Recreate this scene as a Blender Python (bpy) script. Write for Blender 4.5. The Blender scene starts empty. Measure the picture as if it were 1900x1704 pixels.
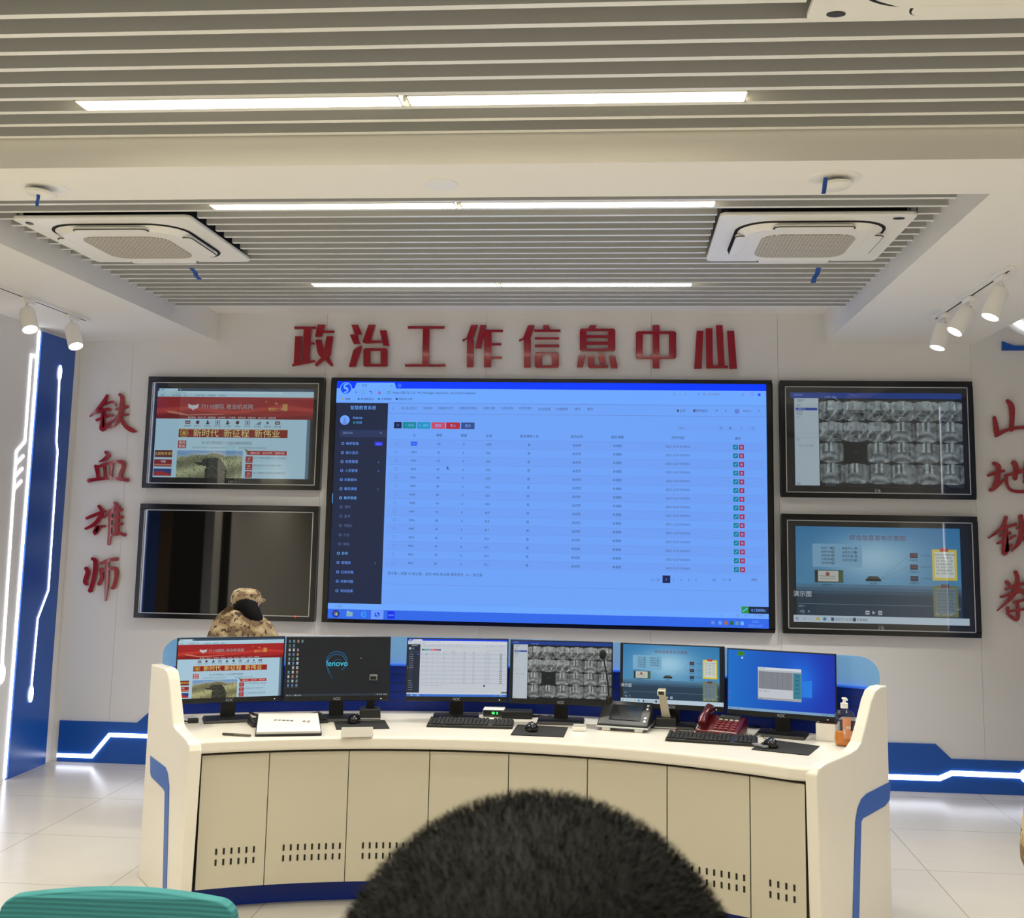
import bpy, bmesh, math, random
from mathutils import Vector, Matrix
random.seed(7)
S = bpy.context.scene
COL = S.collection
PI = math.pi

# ------------------------------------------------------------------ camera
FPX, CPX, CPY = 2045.47, 991.54, 693.56          # focal length and principal point in pixels of the 1900x1704 frame
YAW, PITCH, ROLL = -0.0811, 0.1349, 0.0167
EYE = Vector((0, 0, 1.744))
def _axes():
    cy, sy = math.cos(YAW), math.sin(YAW); cp, sp = math.cos(PITCH), math.sin(PITCH); cr, sr = math.cos(ROLL), math.sin(ROLL)
    f = Vector((sy*cp, cy*cp, sp)); r = Vector((cy, -sy, 0)); u = r.cross(f)
    return r*cr+u*sr, u*cr-r*sr, f
CR, CU, CF = _axes()
cam_data = bpy.data.cameras.new('camera')
cam_data.sensor_width = 36.0
cam_data.lens = FPX/1900*36.0
cam_data.shift_x = (950-CPX)/1900
cam_data.shift_y = (CPY-852)/1900
cam_data.clip_start = 0.02
cam_data.dof.use_dof = True
cam_data.dof.focus_distance = 6.2
cam_data.dof.aperture_fstop = 18.0
cam = bpy.data.objects.new('camera', cam_data)
cam.matrix_world = Matrix(((CR.x, CU.x, -CF.x, EYE.x), (CR.y, CU.y, -CF.y, EYE.y), (CR.z, CU.z, -CF.z, EYE.z), (0, 0, 0, 1)))
COL.objects.link(cam)
S.camera = cam
S.cycles.max_bounces = 8

# ------------------------------------------------------------------ world, room lamps, exposure
S.view_settings.view_transform = 'Standard'
S.view_settings.look = 'None'
S.view_settings.gamma = 1.0
S.view_settings.use_curve_mapping = False
S.view_settings.exposure = 0.0
world = bpy.data.worlds.new('world')
world.use_nodes = True
world.node_tree.nodes['Background'].inputs[0].default_value = (0.8, 0.85, 1, 1)
world.node_tree.nodes['Background'].inputs[1].default_value = 0.02
S.world = world
LAMP_COL = (1.0, 0.95, 0.74)
LAMP_RAD = 7.0                                    # glow of the linear lights' diffusers
def area_lamp(name, loc, sx, sy, power, col, rot=(0, 0, 0), spread=2.2):
    l = bpy.data.lights.new(name, 'AREA'); l.shape = 'RECTANGLE'; l.size = sx; l.size_y = sy; l.energy = power; l.color = col; l.spread = spread
    o = bpy.data.objects.new(name, l); o.location = loc; o.rotation_euler = rot; COL.objects.link(o); return o
for yy in (2.05, 0.75, -0.6, -1.9):                # the linear lights of the slat ceiling go on behind the photographer
    area_lamp('ceiling_row_lamp', (-0.75, yy, 3.15), 2.3, 0.085, 40.0, LAMP_COL)
for yy, pw in ((3.552, 26.0), (4.827, 21.0), (6.515, 64.0)):    # light of the three rows in view, thrown downwards by their diffusers
    area_lamp('linear_light_lamp', (-0.745, yy, 3.166), 2.28, 0.082, pw, LAMP_COL if yy < 6 else (1.0, 0.98, 0.88))
def down_lamp(x, y, power, size=1.9, col=(1.0, 0.92, 0.70), z=3.03):
    l = bpy.data.lights.new('downlight_lamp', 'SPOT'); l.energy = power; l.spot_size = size; l.spot_blend = 0.8; l.shadow_soft_size = 0.05; l.color = col; l.specular_factor = 0.0
    o = bpy.data.objects.new('downlight_lamp', l); o.location = (x, y, z); COL.objects.link(o)
for x, y, pw in ((-3.45, 4.85, 205), (-3.45, 2.9, 200), (2.2, 4.2, 115), (2.3, 2.9, 130)): down_lamp(x, y, pw)   # recessed downlights of the side soffits, beyond the frame

# ------------------------------------------------------------------ measuring helpers: a pixel's ray met with a real plane of the room
def ray(px, py): return CF + CR*((px-CPX)/FPX) + CU*((CPY-py)/FPX)
def at_y(px, py, Y):
    d = ray(px, py); return EYE + d*(Y/d.y)
def at_z(px, py, Z):
    d = ray(px, py); return EYE + d*((Z-EYE.z)/d.z)
def at_x(px, py, X):
    d = ray(px, py); return EYE + d*(X/d.x)
def at_plane(px, py, p, n):
    d = ray(px, py); return EYE + d*((p-EYE).dot(n)/d.dot(n))

# ------------------------------------------------------------------ materials
def lin(c): return tuple((x/255/12.92 if x/255 <= 0.04045 else ((x/255+0.055)/1.055)**2.4) for x in c)
_mats = {}
def mat(name, rgb=(200, 200, 200), rough=0.5, metal=0.0, spec=0.5, emit=None, strength=1.0, coat=0.0, alpha=1.0):
    if name in _mats: return _mats[name]
    m = bpy.data.materials.new(name); m.use_nodes = True
    b = m.node_tree.nodes['Principled BSDF']
    b.inputs['Base Color'].default_value = (*lin(rgb), 1)
    b.inputs['Roughness'].default_value = rough; b.inputs['Metallic'].default_value = metal
    b.inputs['Specular IOR Level'].default_value = spec
    b.inputs['Coat Weight'].default_value = coat
    if emit:
        b.inputs['Emission Color'].default_value = (*lin(emit), 1); b.inputs['Emission Strength'].default_value = strength
    _mats[name] = m
    return m
def nodes(m): return m.node_tree.nodes, m.node_tree.links, m.node_tree.nodes['Principled BSDF']
def vary(m, scale=3.0, amt=0.04, bump=0.0, bscale=200.0):
    """faint procedural tone variation and grain of a real surface"""
    N, L, b = nodes(m)
    tc = N.new('ShaderNodeTexCoord'); nz = N.new('ShaderNodeTexNoise'); nz.inputs['Scale'].default_value = scale
    L.new(tc.outputs['Object'], nz.inputs['Vector'])
    hsv = N.new('ShaderNodeHueSaturation'); hsv.inputs['Color'].default_value = b.inputs['Base Color'].default_value
    mr = N.new('ShaderNodeMapRange'); mr.inputs['To Min'].default_value = 1-amt; mr.inputs['To Max'].default_value = 1+amt
    L.new(nz.outputs['Fac'], mr.inputs['Value']); L.new(mr.outputs['Result'], hsv.inputs['Value'])
    L.new(hsv.outputs['Color'], b.inputs['Base Color'])
    if bump:
        n2 = N.new('ShaderNodeTexNoise'); n2.inputs['Scale'].default_value = bscale
        L.new(tc.outputs['Object'], n2.inputs['Vector'])
        bp = N.new('ShaderNodeBump'); bp.inputs['Strength'].default_value = bump; bp.inputs['Distance'].default_value = 0.002
        L.new(n2.outputs['Fac'], bp.inputs['Height']); L.new(bp.outputs['Normal'], b.inputs['Normal'])
    return m
M_WALL = vary(mat('wall_panel', (236, 234, 232), 0.42, spec=0.4), 1.2, 0.02)
M_JOINT = mat('wall_joint', (160, 157, 152), 0.7)
M_SOFFIT = vary(mat('soffit_paint', (246, 243, 237), 0.7), 1.0, 0.015)
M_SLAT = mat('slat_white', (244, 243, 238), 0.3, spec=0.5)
M_SLATSHADE = mat('slat_shaded_side', (198, 198, 196), 0.6)  # sides of the white slats painted greyer, shade between boards put into colour
M_LID = mat('plenum_paint', (120, 120, 118), 0.8)
M_BLUE = vary(mat('blue_panel', (30, 88, 178), 0.28, spec=0.35), 2, 0.05)
M_DKBLUE = mat('dark_blue_panel', (14, 46, 146), 0.32, spec=0.3)
M_LED = mat('led_white', (240, 240, 240), 0.4, emit=(238, 242, 255), strength=5.0)
M_DESK = vary(mat('desk_white', (226, 220, 210), 0.22, spec=0.5), 2, 0.015)
M_DOOR = vary(mat('door_beige', (196, 189, 172), 0.3, spec=0.4), 2, 0.015)
M_BLACK = mat('black_plastic', (22, 22, 24), 0.45)
M_BLACKG = mat('black_gloss', (14, 14, 17), 0.15, spec=0.6)
M_PAD = vary(mat('mouse_pad_cloth', (20, 20, 22), 0.9), 60, 0.2)
M_SILVER = mat('silver_trim', (200, 202, 206), 0.3, metal=0.6)
M_WPLASTIC = mat('white_plastic', (248, 246, 240), 0.35)
M_GREY = mat('grey_plastic', (120, 122, 125), 0.45)
M_DARKGAP = mat('dark_gap', (12, 12, 14), 0.8)
M_RED = mat('red_acrylic', (158, 14, 28), 0.16, spec=0.6, coat=0.4)
M_RIBBON = mat('blue_ribbon', (30, 82, 175), 0.5)
M_DIFF = mat('light_diffuser', (250, 250, 240), 0.4, emit=(255, 240, 208), strength=LAMP_RAD)
M_BULB = mat('spot_face', (255, 255, 250), 0.3, emit=(255, 247, 238), strength=9.0)
M_TEAL = mat('teal_mesh', (48, 128, 122), 0.8)
M_SKIN = vary(mat('skin', (196, 150, 122), 0.5), 20, 0.05)
M_HAIR = mat('black_hair', (15, 14, 14), 0.7, spec=0.12)
M_WOOD = mat('brown_wood', (92, 66, 46), 0.4)
M_PAPER = mat('white_paper', (214, 210, 207), 0.8)
M_REDPHONE = mat('dark_red_plastic', (88, 9, 18), 0.28)
M_GREEN = mat('green_led', (40, 255, 90), 0.4, emit=(40, 255, 90), strength=2.0)
M_REDLED = mat('red_led', (255, 60, 40), 0.4, emit=(255, 60, 40), strength=2.0)
M_CAB = mat('cable_black', (16, 16, 17), 0.5)
M_WCAB = mat('cable_white', (215, 215, 215), 0.5)
def camo_mat():
    m = mat('desert_camo_cloth', (170, 145, 105), 0.9); N, L, b = nodes(m)
    tc = N.new('ShaderNodeTexCoord')
    n1 = N.new('ShaderNodeTexNoise'); n1.inputs['Scale'].default_value = 17; n1.inputs['Detail'].default_value = 6
    n2 = N.new('ShaderNodeTexNoise'); n2.inputs['Scale'].default_value = 40; n2.inputs['Detail'].default_value = 4
    L.new(tc.outputs['Object'], n1.inputs['Vector']); L.new(tc.outputs['Object'], n2.inputs['Vector'])
    r1 = N.new('ShaderNodeValToRGB'); r1.color_ramp.interpolation = 'CONSTANT'
    r1.color_ramp.elements[0].color = (*lin((112, 90, 64)), 1)
    r1.color_ramp.elements[1].position = 0.46; r1.color_ramp.elements[1].color = (*lin((156, 134, 100)), 1)
    e = r1.color_ramp.elements.new(0.58); e.color = (*lin((180, 160, 124)), 1)
    r2 = N.new('ShaderNodeValToRGB'); r2.color_ramp.interpolation = 'CONSTANT'
    r2.color_ramp.elements[0].color = (0, 0, 0, 1); r2.color_ramp.elements[1].position = 0.60; r2.color_ramp.elements[1].color = (1, 1, 1, 1)
    mx = N.new('ShaderNodeMixRGB'); mx.inputs['Color2'].default_value = (*lin((64, 48, 40)), 1)
    L.new(n1.outputs['Fac'], r1.inputs['Fac']); L.new(n2.outputs['Fac'], r2.inputs['Fac'])
    L.new(r2.outputs['Color'], mx.inputs['Fac']); L.new(r1.outputs['Color'], mx.inputs['Color1']); L.new(mx.outputs['Color'], b.inputs['Base Color'])
    n3 = N.new('ShaderNodeTexNoise'); n3.inputs['Scale'].default_value = 9; L.new(tc.outputs['Object'], n3.inputs['Vector'])
    bp = N.new('ShaderNodeBump'); bp.inputs['Strength'].default_value = 0.6; bp.inputs['Distance'].default_value = 0.03
    L.new(n3.outputs['Fac'], bp.inputs['Height']); L.new(bp.outputs['Normal'], b.inputs['Normal'])
    return m
M_CAMO = camo_mat()
def floor_mat():
    m = mat('floor_tile', (192, 186, 178), 0.24, spec=0.5); N, L, b = nodes(m)
    tc = N.new('ShaderNodeTexCoord'); mp = N.new('ShaderNodeMapping'); mp.inputs['Location'].default_value = (0.02, 0.27, 0)
    br = N.new('ShaderNodeTexBrick'); br.offset = 0; br.inputs['Scale'].default_value = 1.0
    br.inputs['Color1'].default_value = (*lin((192, 186, 178)), 1); br.inputs['Color2'].default_value = (*lin((188, 183, 176)), 1)
    br.inputs['Mortar'].default_value = (*lin((148, 140, 128)), 1); br.inputs['Mortar Size'].default_value = 0.0025
    br.inputs['Brick Width'].default_value = 0.8; br.inputs['Row Height'].default_value = 0.8
    L.new(tc.outputs['Object'], mp.inputs['Vector']); L.new(mp.outputs['Vector'], br.inputs['Vector'])
    nz = N.new('ShaderNodeTexNoise'); nz.inputs['Scale'].default_value = 2.2; nz.inputs['Detail'].default_value = 7; nz.inputs['Distortion'].default_value = 1.5
    L.new(tc.outputs['Object'], nz.inputs['Vector'])
    mr = N.new('ShaderNodeMapRange'); mr.inputs['To Min'].default_value = 0.95; mr.inputs['To Max'].default_value = 1.04; L.new(nz.outputs['Fac'], mr.inputs['Value'])
    mu = N.new('ShaderNodeHueSaturation'); L.new(br.outputs['Color'], mu.inputs['Color']); L.new(mr.outputs['Result'], mu.inputs['Value'])
    L.new(mu.outputs['Color'], b.inputs['Base Color'])
    n2 = N.new('ShaderNodeTexNoise'); n2.inputs['Scale'].default_value = 5; L.new(tc.outputs['Object'], n2.inputs['Vector'])
    bp = N.new('ShaderNodeBump'); bp.inputs['Strength'].default_value = 0.15; bp.inputs['Distance'].default_value = 0.01
    L.new(n2.outputs['Fac'], bp.inputs['Height']); L.new(bp.outputs['Normal'], b.inputs['Normal'])
    return m
M_FLOOR = floor_mat()
def glass_mat(name, tint, ior, rough=0.02):
    m = bpy.data.materials.new(name); m.use_nodes = True; N, L = m.node_tree.nodes, m.node_tree.links
    N.remove(N['Principled BSDF']); out = N['Material Output']
    tr = N.new('ShaderNodeBsdfTransparent'); tr.inputs['Color'].default_value = (*tint, 1)
    gl = N.new('ShaderNodeBsdfGlossy'); gl.inputs['Roughness'].default_value = rough
    fr = N.new('ShaderNodeFresnel'); fr.inputs['IOR'].default_value = ior
    geo = N.new('ShaderNodeNewGeometry')
    mi = N.new('ShaderNodeMath'); mi.operation = 'MULTIPLY'; inv = N.new('ShaderNodeMath'); inv.operation = 'SUBTRACT'; inv.inputs[0].default_value = 1
    L.new(geo.outputs['Backfacing'], inv.inputs[1]); L.new(fr.outputs['Fac'], mi.inputs[0]); L.new(inv.outputs[0], mi.inputs[1])
    mx = N.new('ShaderNodeMixShader'); L.new(mi.outputs[0], mx.inputs[0]); L.new(tr.outputs[0], mx.inputs[1]); L.new(gl.outputs[0], mx.inputs[2])
    L.new(mx.outputs[0], out.inputs['Surface'])
    return m
M_TVGLASS = glass_mat('tv_glass', (0.93, 0.95, 0.97), 1.75)
M_SCREENGLASS = glass_mat('blue_tinted_glass', (0.50, 0.70, 0.92), 1.45)
M_CLEAR = glass_mat('clear_plastic', (0.80, 0.82, 0.84), 1.7, 0.12)
def screen_mat(name, rough, spec):
    m = mat(name, (8, 8, 10), rough, spec=spec); N, L, b = nodes(m)
    a = N.new('ShaderNodeAttribute'); a.attribute_name = 'Col'
    L.new(a.outputs['Color'], b.inputs['Emission Color']); b.inputs['Emission Strength'].default_value = 1.0
    return m
M_SCREEN = screen_mat('screen_pixels', 0.45, 0.3)
M_SCREEN.cycles.emission_sampling = 'NONE'

# ------------------------------------------------------------------ object helpers
def thing(name, label, cat, loc=(0, 0, 0), rot=(0, 0, 0), group=None):
    o = bpy.data.objects.new(name, None); o.empty_display_size = 0.05; COL.objects.link(o)
    o.location = loc; o.rotation_euler = rot
    o['label'] = label; o['category'] = cat
    if group: o['group'] = group
    return o
def tag(o, label, cat, group=None):
    o['label'] = label; o['category'] = cat
    if group: o['group'] = group
    return o
def dup(root, loc=None, rot=None, label=None, group=None):
    r = root.copy(); COL.objects.link(r)
    if loc is not None: r.location = loc
    if rot is not None: r.rotation_euler = rot
    if label: r['label'] = label
    if group: r['group'] = group
    for ch in list(root.children):
        c = ch.copy(); COL.objects.link(c); c.parent = r
        for g in list(ch.children):
            d = g.copy(); COL.objects.link(d); d.parent = c
    return r
class MB:
    def __init__(s): s.v = []; s.f = []
    def add(s, vs, fs):
        o = len(s.v); s.v += [tuple(p) for p in vs]; s.f += [tuple(i+o for i in q) for q in fs]; return s
    def box(s, c, d, m=None):
        x, y, z = d[0]/2, d[1]/2, d[2]/2
        vs = [Vector((a, b, e)) for a in (-x, x) for b in (-y, y) for e in (-z, z)]
        if m is not None: vs = [m @ p for p in vs]
        vs = [p+Vector(c) for p in vs]
        return s.add(vs, [(0, 1, 3, 2), (4, 6, 7, 5), (0, 4, 5, 1), (2, 3, 7, 6), (0, 2, 6, 4), (1, 5, 7, 3)])
    def bb(s, x0, x1, y0, y1, z0, z1): return s.box(((x0+x1)/2, (y0+y1)/2, (z0+z1)/2), (x1-x0, y1-y0, z1-z0))
    def prism(s, pts, off):
        n = len(pts); off = Vector(off); a = [Vector(p) for p in pts]; b = [p+off for p in a]
        return s.add(a+b, [tuple(range(n))[::-1], tuple(range(n, 2*n))]+[(i, (i+1) % n, n+(i+1) % n, n+i) for i in range(n)])
    def loft(s, A, B):
        n = len(A); return s.add(list(A)+list(B), [tuple(range(n))[::-1], tuple(range(n, 2*n))]+[(i, (i+1) % n, n+(i+1) % n, n+i) for i in range(n)])
    def tube(s, path, r, n=8, cap=True):
        P = [Vector(p) for p in path]; R = r if isinstance(r, (list, tuple)) else [r]*len(P)
        rings = []; up = Vector((0, 0, 1))
        for i, p in enumerate(P):
            t = (P[min(i+1, len(P)-1)]-P[max(i-1, 0)]).normalized()
            a = t.cross(up if abs(t.z) < 0.9 else Vector((1, 0, 0))).normalized(); b = t.cross(a)
            rings.append([p+(a*math.cos(2*PI*k/n)+b*math.sin(2*PI*k/n))*R[i] for k in range(n)])
        vs = [q for g in rings for q in g]; fs = []
        for i in range(len(P)-1):
            for k in range(n): fs.append((i*n+k, i*n+(k+1) % n, (i+1)*n+(k+1) % n, (i+1)*n+k))
        if cap: fs += [tuple(range(n))[::-1], tuple(range((len(P)-1)*n, len(P)*n))]
        return s.add(vs, fs)
    def lathe(s, prof, c=(0, 0, 0), m=None, n=28):
        vs = []
        for (r, z) in prof:
            for k in range(n):
                p = Vector((r*math.cos(2*PI*k/n), r*math.sin(2*PI*k/n), z))
                if m is not None: p = m @ p
                vs.append(p+Vector(c))
        fs = []
        for i in range(len(prof)-1):
            for k in range(n): fs.append((i*n+k, i*n+(k+1) % n, (i+1)*n+(k+1) % n, (i+1)*n+k))
        fs += [tuple(range(n))[::-1], tuple(range((len(prof)-1)*n, len(prof)*n))]
        return s.add(vs, fs)
    def ball(s, c, r, n=20, mm=12, m=None):
        rr = r if isinstance(r, (list, tuple)) else (r, r, r)
        vs = []; fs = []
        for i in range(mm+1):
            t = PI*i/mm
            for k in range(n):
                p = Vector((rr[0]*math.sin(t)*math.cos(2*PI*k/n), rr[1]*math.sin(t)*math.sin(2*PI*k/n), rr[2]*math.cos(t)))
                if m is not None: p = m @ p
                vs.append(p+Vector(c))
        for i in range(mm):
            for k in range(n): fs.append((i*n+k, i*n+(k+1) % n, (i+1)*n+(k+1) % n, (i+1)*n+k))
        return s.add(vs, fs)
    def obj(s, name, material, parent=None, world=True, bevel=0, smooth=False, seg=2, keep=False):
        me = bpy.data.meshes.new(name)
        off = Vector((0, 0, 0))
        if parent is not None and world:
            off = Vector(parent.location) if parent.parent is None else Vector(parent.parent.location)
        me.from_pydata([(p[0]-off[0], p[1]-off[1], p[2]-off[2]) for p in s.v], [], s.f)
        bm = bmesh.new(); bm.from_mesh(me); bmesh.ops.remove_doubles(bm, verts=bm.verts, dist=1e-6)
        if not keep: bmesh.ops.recalc_face_normals(bm, faces=bm.faces)
        bm.to_mesh(me); bm.free()
        me.materials.append(material)
        o = bpy.data.objects.new(name, me); COL.objects.link(o)
        if smooth:
            for p in me.polygons: p.use_smooth = True
        if parent is not None: o.parent = parent
        if bevel:
            b = o.modifiers.new('bevel', 'BEVEL'); b.width = bevel; b.segments = seg; b.limit_method = 'ANGLE'; b.angle_limit = math.radians(35)
        if smooth and bevel is not None and not bevel:
            try: me.set_sharp_from_angle(angle=math.radians(40))
            except Exception: pass
        return o
def struct(o): o['kind'] = 'structure'; return o
def ribbon(pts, sub=6):
    """outline of a brush stroke through (x, y, width) points"""
    P = [Vector(p) for p in pts]; Q = [P[0]*2-P[1]]+P+[P[-1]*2-P[-2]]; C = []
    for i in range(1, len(Q)-2):
        for k in range(sub):
            t = k/sub; a, b, c, d = Q[i-1], Q[i], Q[i+1], Q[i+2]
            C.append(0.5*((2*b)+(c-a)*t+(2*a-5*b+4*c-d)*t*t+(3*b-a-3*c+d)*t**3))
    C.append(P[-1]); L, R = [], []
    for i, p in enumerate(C):
        t = C[min(i+1, len(C)-1)]-C[max(i-1, 0)]; t2 = Vector((t.x, t.y)).normalized(); w = max(p.z, 2)/2
        nx, ny = -t2.y*w, t2.x*w
        if i == 0: L.append((p.x-t2.x*w*0.6, p.y-t2.y*w*0.6))
        L.append((p.x+nx, p.y+ny)); R.append((p.x-nx, p.y-ny))
        if i == len(C)-1: L.append((p.x+t2.x*w*0.6, p.y+t2.y*w*0.6))
    return L+R[::-1]
def rrect(cx, cy, w, h, r, n=6):
    out = []
    for (sx, sy, a0) in ((1, 1, 0), (-1, 1, 90), (-1, -1, 180), (1, -1, 270)):
        for k in range(n+1):
            a = math.radians(a0+90*k/n); out.append((cx+sx*(w/2-r)+r*math.cos(a), cy+sy*(h/2-r)+r*math.sin(a)))
    return out

# ------------------------------------------------------------------ the room
D = 7.9034                       # back wall
XL, XR = -4.075, 3.25            # left wall, right wall
ZS, ZB, ZLID = 3.048, 3.163, 3.279   # soffit, slat undersides, plenum lid
RX0, RX1 = -3.02, 1.425          # ceiling recess above the desk
YB0, YB1 = 3.877, 4.295          # cross beam
SX = 2.46                        # right soffit edge
YBACK = -3.6
ZHI = 3.75
struct(MB().bb(XL-0.1, XR+0.1, YBACK-0.1, D+0.1, -0.1, 0).obj('floor', M_FLOOR))
wb = MB()
joints = [XL-0.1, -3.66, -2.19, -1.0, 0.2, 1.10, 2.44, XR+0.1]
for a, b in zip(joints[:-1], joints[1:]): wb.bb(a+0.0008, b-0.0008, D, D+0.05, 0, ZHI)
struct(wb.obj('wall_back', M_WALL))
struct(MB().bb(XL-0.1, XR+0.1, D+0.05, D+0.1, 0, ZHI).obj('wall_back_joint', M_JOINT))
struct(MB().bb(XL-0.1, XL, YBACK, 4.83, 0, ZHI).bb(XL-0.1, XL, 5.9, D, 0, ZHI).bb(XL-0.1, XL, 4.83, 5.9, 2.35, ZHI).obj('wall_left', M_WALL))
struct(MB().bb(XL-0.12, XL-0.1, 4.7, 6.0, 0, 2.5).obj('door_1', M_DARKGAP))
struct(MB().bb(XL, XL+0.02, 5.92, 6.2, 0, 2.9).obj('trim_2', M_WOOD))
struct(MB().bb(XL, XL+0.02, 6.2, 6.44, 0, 2.95).obj('trim_3', M_BLUE))
struct(MB().bb(XL, XL+0.02, 4.4, 4.62, 0, 2.5).obj('trim_4', M_DARKGAP))
struct(MB().bb(XR, XR+0.1, YBACK, D, 0, ZHI).obj('wall_right', M_WALL))
struct(MB().bb(XR-0.02, XR, 4.25, 5.2, 0, 3.0).obj('trim_5', M_BLUE))
struct(MB().bb(XL-0.1, XR+0.1, YBACK-0.1, YBACK, 0, ZHI).obj('wall_front', M_WALL))
struct(MB().bb(XL-0.1, SX, YBACK, D, ZLID, ZLID+0.05).bb(SX, XR+0.1, YBACK, YB1, ZLID, ZLID+0.05).bb(SX, XR+0.1, YB1, D, ZHI, ZHI+0.05).obj('ceiling', M_LID))
struct(MB().bb(XL, XR, YB0, YB1, ZS, ZLID).bb(XL, RX0, YB1, D, ZS, ZLID).bb(RX1, SX, YB1, D, ZS, ZHI).obj('ceiling_soffit', M_SOFFIT))
struct(MB().bb(RX0, RX1, 7.16, D, ZLID-0.016, ZLID).obj('ceiling_cove', M_SOFFIT))

# ---- slat ceilings: boards cut around the air conditioners and light fittings
ROWS = [3.552, 4.827, 6.515]     # linear light rows
LX0, LX1, LMID = -1.895, 0.405, -0.748
AC = [(-2.477, 5.333, 0.89, 0.90), (0.875, 5.348, 0.89, 0.89), (0.94, 2.527, 0.89, 0.89)]
def slats(ys, x0, x1, h):
    m = MB()
    for y in ys:
        cuts = []
        for (cx, cy, w, dd) in AC:
            if abs(y-cy) < dd/2: cuts.append((cx-w/2-0.004, cx+w/2+0.004))
        xs = x0
        for a, b in sorted(cuts):
            if a > xs: m.bb(xs, a, y-0.013, y+0.013, ZB, ZB+h)
            xs = max(xs, b)
        if xs < x1: m.bb(xs, x1, y-0.013, y+0.013, ZB, ZB+h)
    return m
front_ys = [3.855-0.1225*k for k in range(0, 40)]
def shade_sides(o):  # gives the slats' side faces the grey of painted shade
    o.data.materials.append(M_SLATSHADE)
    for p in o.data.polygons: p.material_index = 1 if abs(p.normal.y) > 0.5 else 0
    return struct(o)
shade_sides(slats(front_ys, XL, XR, 0.075).obj('ceiling_front_slats', M_SLAT))
back_ys = [7.12-0.1193*k for k in range(0, 24)]
shade_sides(slats(back_ys, RX0, RX1, 0.075).obj('ceiling_back_slats', M_SLAT))
def near_gap(ys, y):
    lo = max(v for v in ys if v <= y+0.02); hi = lo+abs(ys[0]-ys[1]); return lo, hi

# ---- linear lights
first = None
for r, (y, ys, where) in enumerate(zip(ROWS, (front_ys, back_ys, back_ys), ('nearest row', 'middle row, behind the cross beam', 'farthest row, close to the red sign'))):
    lo = max(v for v in ys if v < y); hi = min(v for v in ys if v > y)
    for side, (a, b) in enumerate(((LX0, LMID-0.012), (LMID+0.012, LX1))):
        cx, cy = (a+b)/2, (lo+hi)/2; w = b-a; g = hi-lo-0.028
        t = thing('linear_ceiling_light', 'lit %s strip light between ceiling slats, %s' % (('left', 'right')[side], where), 'ceiling light', (cx, cy, ZB), group='linear lights in the slat ceiling')
        MB().bb(cx-w/2, cx+w/2, cy-g/2, cy+g/2, ZB+0.008, ZB+0.012).obj('diffuser', M_DIFF, t)
        MB().bb(cx-w/2, cx+w/2, cy-g/2, cy-g/2+0.006, ZB-0.002, ZB+0.05).bb(cx-w/2, cx+w/2, cy+g/2-0.006, cy+g/2, ZB-0.002, ZB+0.05).bb(
            cx-w/2, cx-w/2+0.005, cy-g/2, cy+g/2, ZB-0.002, ZB+0.05).bb(cx+w/2-0.005, cx+w/2, cy-g/2, cy+g/2, ZB-0.002, ZB+0.05).obj('housing', M_WPLASTIC, t)

# ---- cassette air conditioners
def grille_mat():
    m = mat('ac_grille', (176, 170, 158), 0.6); N, L, b = nodes(m)
    tc = N.new('ShaderNodeTexCoord'); br = N.new('ShaderNodeTexBrick'); br.inputs['Scale'].default_value = 1.0
    br.inputs['Brick Width'].default_value = 0.035; br.inputs['Row Height'].default_value = 0.012; br.inputs['Mortar Size'].default_value = 0.0022
    br.inputs['Color1'].default_value = (*lin((150, 144, 132)), 1); br.inputs['Color2'].default_value = (*lin((140, 134, 122)), 1)
    br.inputs['Mortar'].default_value = (*lin((226, 220, 206)), 1)
    L.new(tc.outputs['Object'], br.inputs['Vector']); L.new(br.outputs['Color'], b.inputs['Base Color'])
    return m
M_GRILLE = grille_mat()
def air_con(label):
    t = thing('cassette_air_conditioner', label, 'air conditioner', (0, 0, 3.14), group='cassette air conditioners')
    Z = lambda pts, z: [(x, y, z) for x, y in pts]
    MB().prism(Z(rrect(0, 0, 0.88, 0.88, 0.035), 0.0), (0, 0, 0.020)).obj('panel', M_WPLASTIC, t, world=False, bevel=0.006)
    MB().bb(-0.40, 0.40, -0.40, 0.40, 0.0205, 0.135).obj('body', M_DARKGAP, t, world=False)
    MB().prism(Z(rrect(0, 0, 0.70, 0.70, 0.17, 10), -0.002), (0, 0, 0.004)).obj('air_slot', M_DARKGAP, t, world=False)
    MB().loft(Z(rrect(0, 0, 0.60, 0.60, 0.13, 10), -0.030), Z(rrect(0, 0, 0.675, 0.675, 0.16, 10), -0.004)).obj('front_cover', M_WPLASTIC, t, world=False, bevel=0.004)
    MB().prism(Z(rrect(0, 0, 0.44, 0.44, 0.09, 8), -0.034), (0, 0, 0.006)).obj('grille', M_GRILLE, t, world=False)
    for k in range(4):
        m = Matrix.Rotation(k*PI/2, 3, 'Z')
        def P(pts, z): return [m @ Vector((x, y, z)) for x, y in pts]
        fl = MB().prism(P(rrect(0, -0.315, 0.36, 0.058, 0.024, 5), -0.032), (0, 0, 0.018)).obj('louvre', M_WPLASTIC, t, world=False, bevel=0.003)
        MB().prism(P(rrect(0, -0.313, 0.372, 0.070, 0.03, 5), -0.0285), (0, 0, 0.003)).obj('louvre_gap', M_DARKGAP, fl, world=False)
    MB().prism(Z([(0.365+0.026*math.cos(a), -0.385+0.016*math.sin(a)) for a in [2*PI*k/20 for k in range(20)]], -0.003), (0, 0, 0.004)).obj('sensor_eye', M_BLACKG, t, world=False)
    return t
acs = air_con('white cassette air conditioner at the right of the recess, above the right wall screens')
acs.location = (AC[1][0], AC[1][1], 3.14)
acl = dup(acs, (AC[0][0], AC[0][1], 3.14), (0, 0, -PI/2), 'white cassette air conditioner at the left of the recess, ribbon at its corner')
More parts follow.
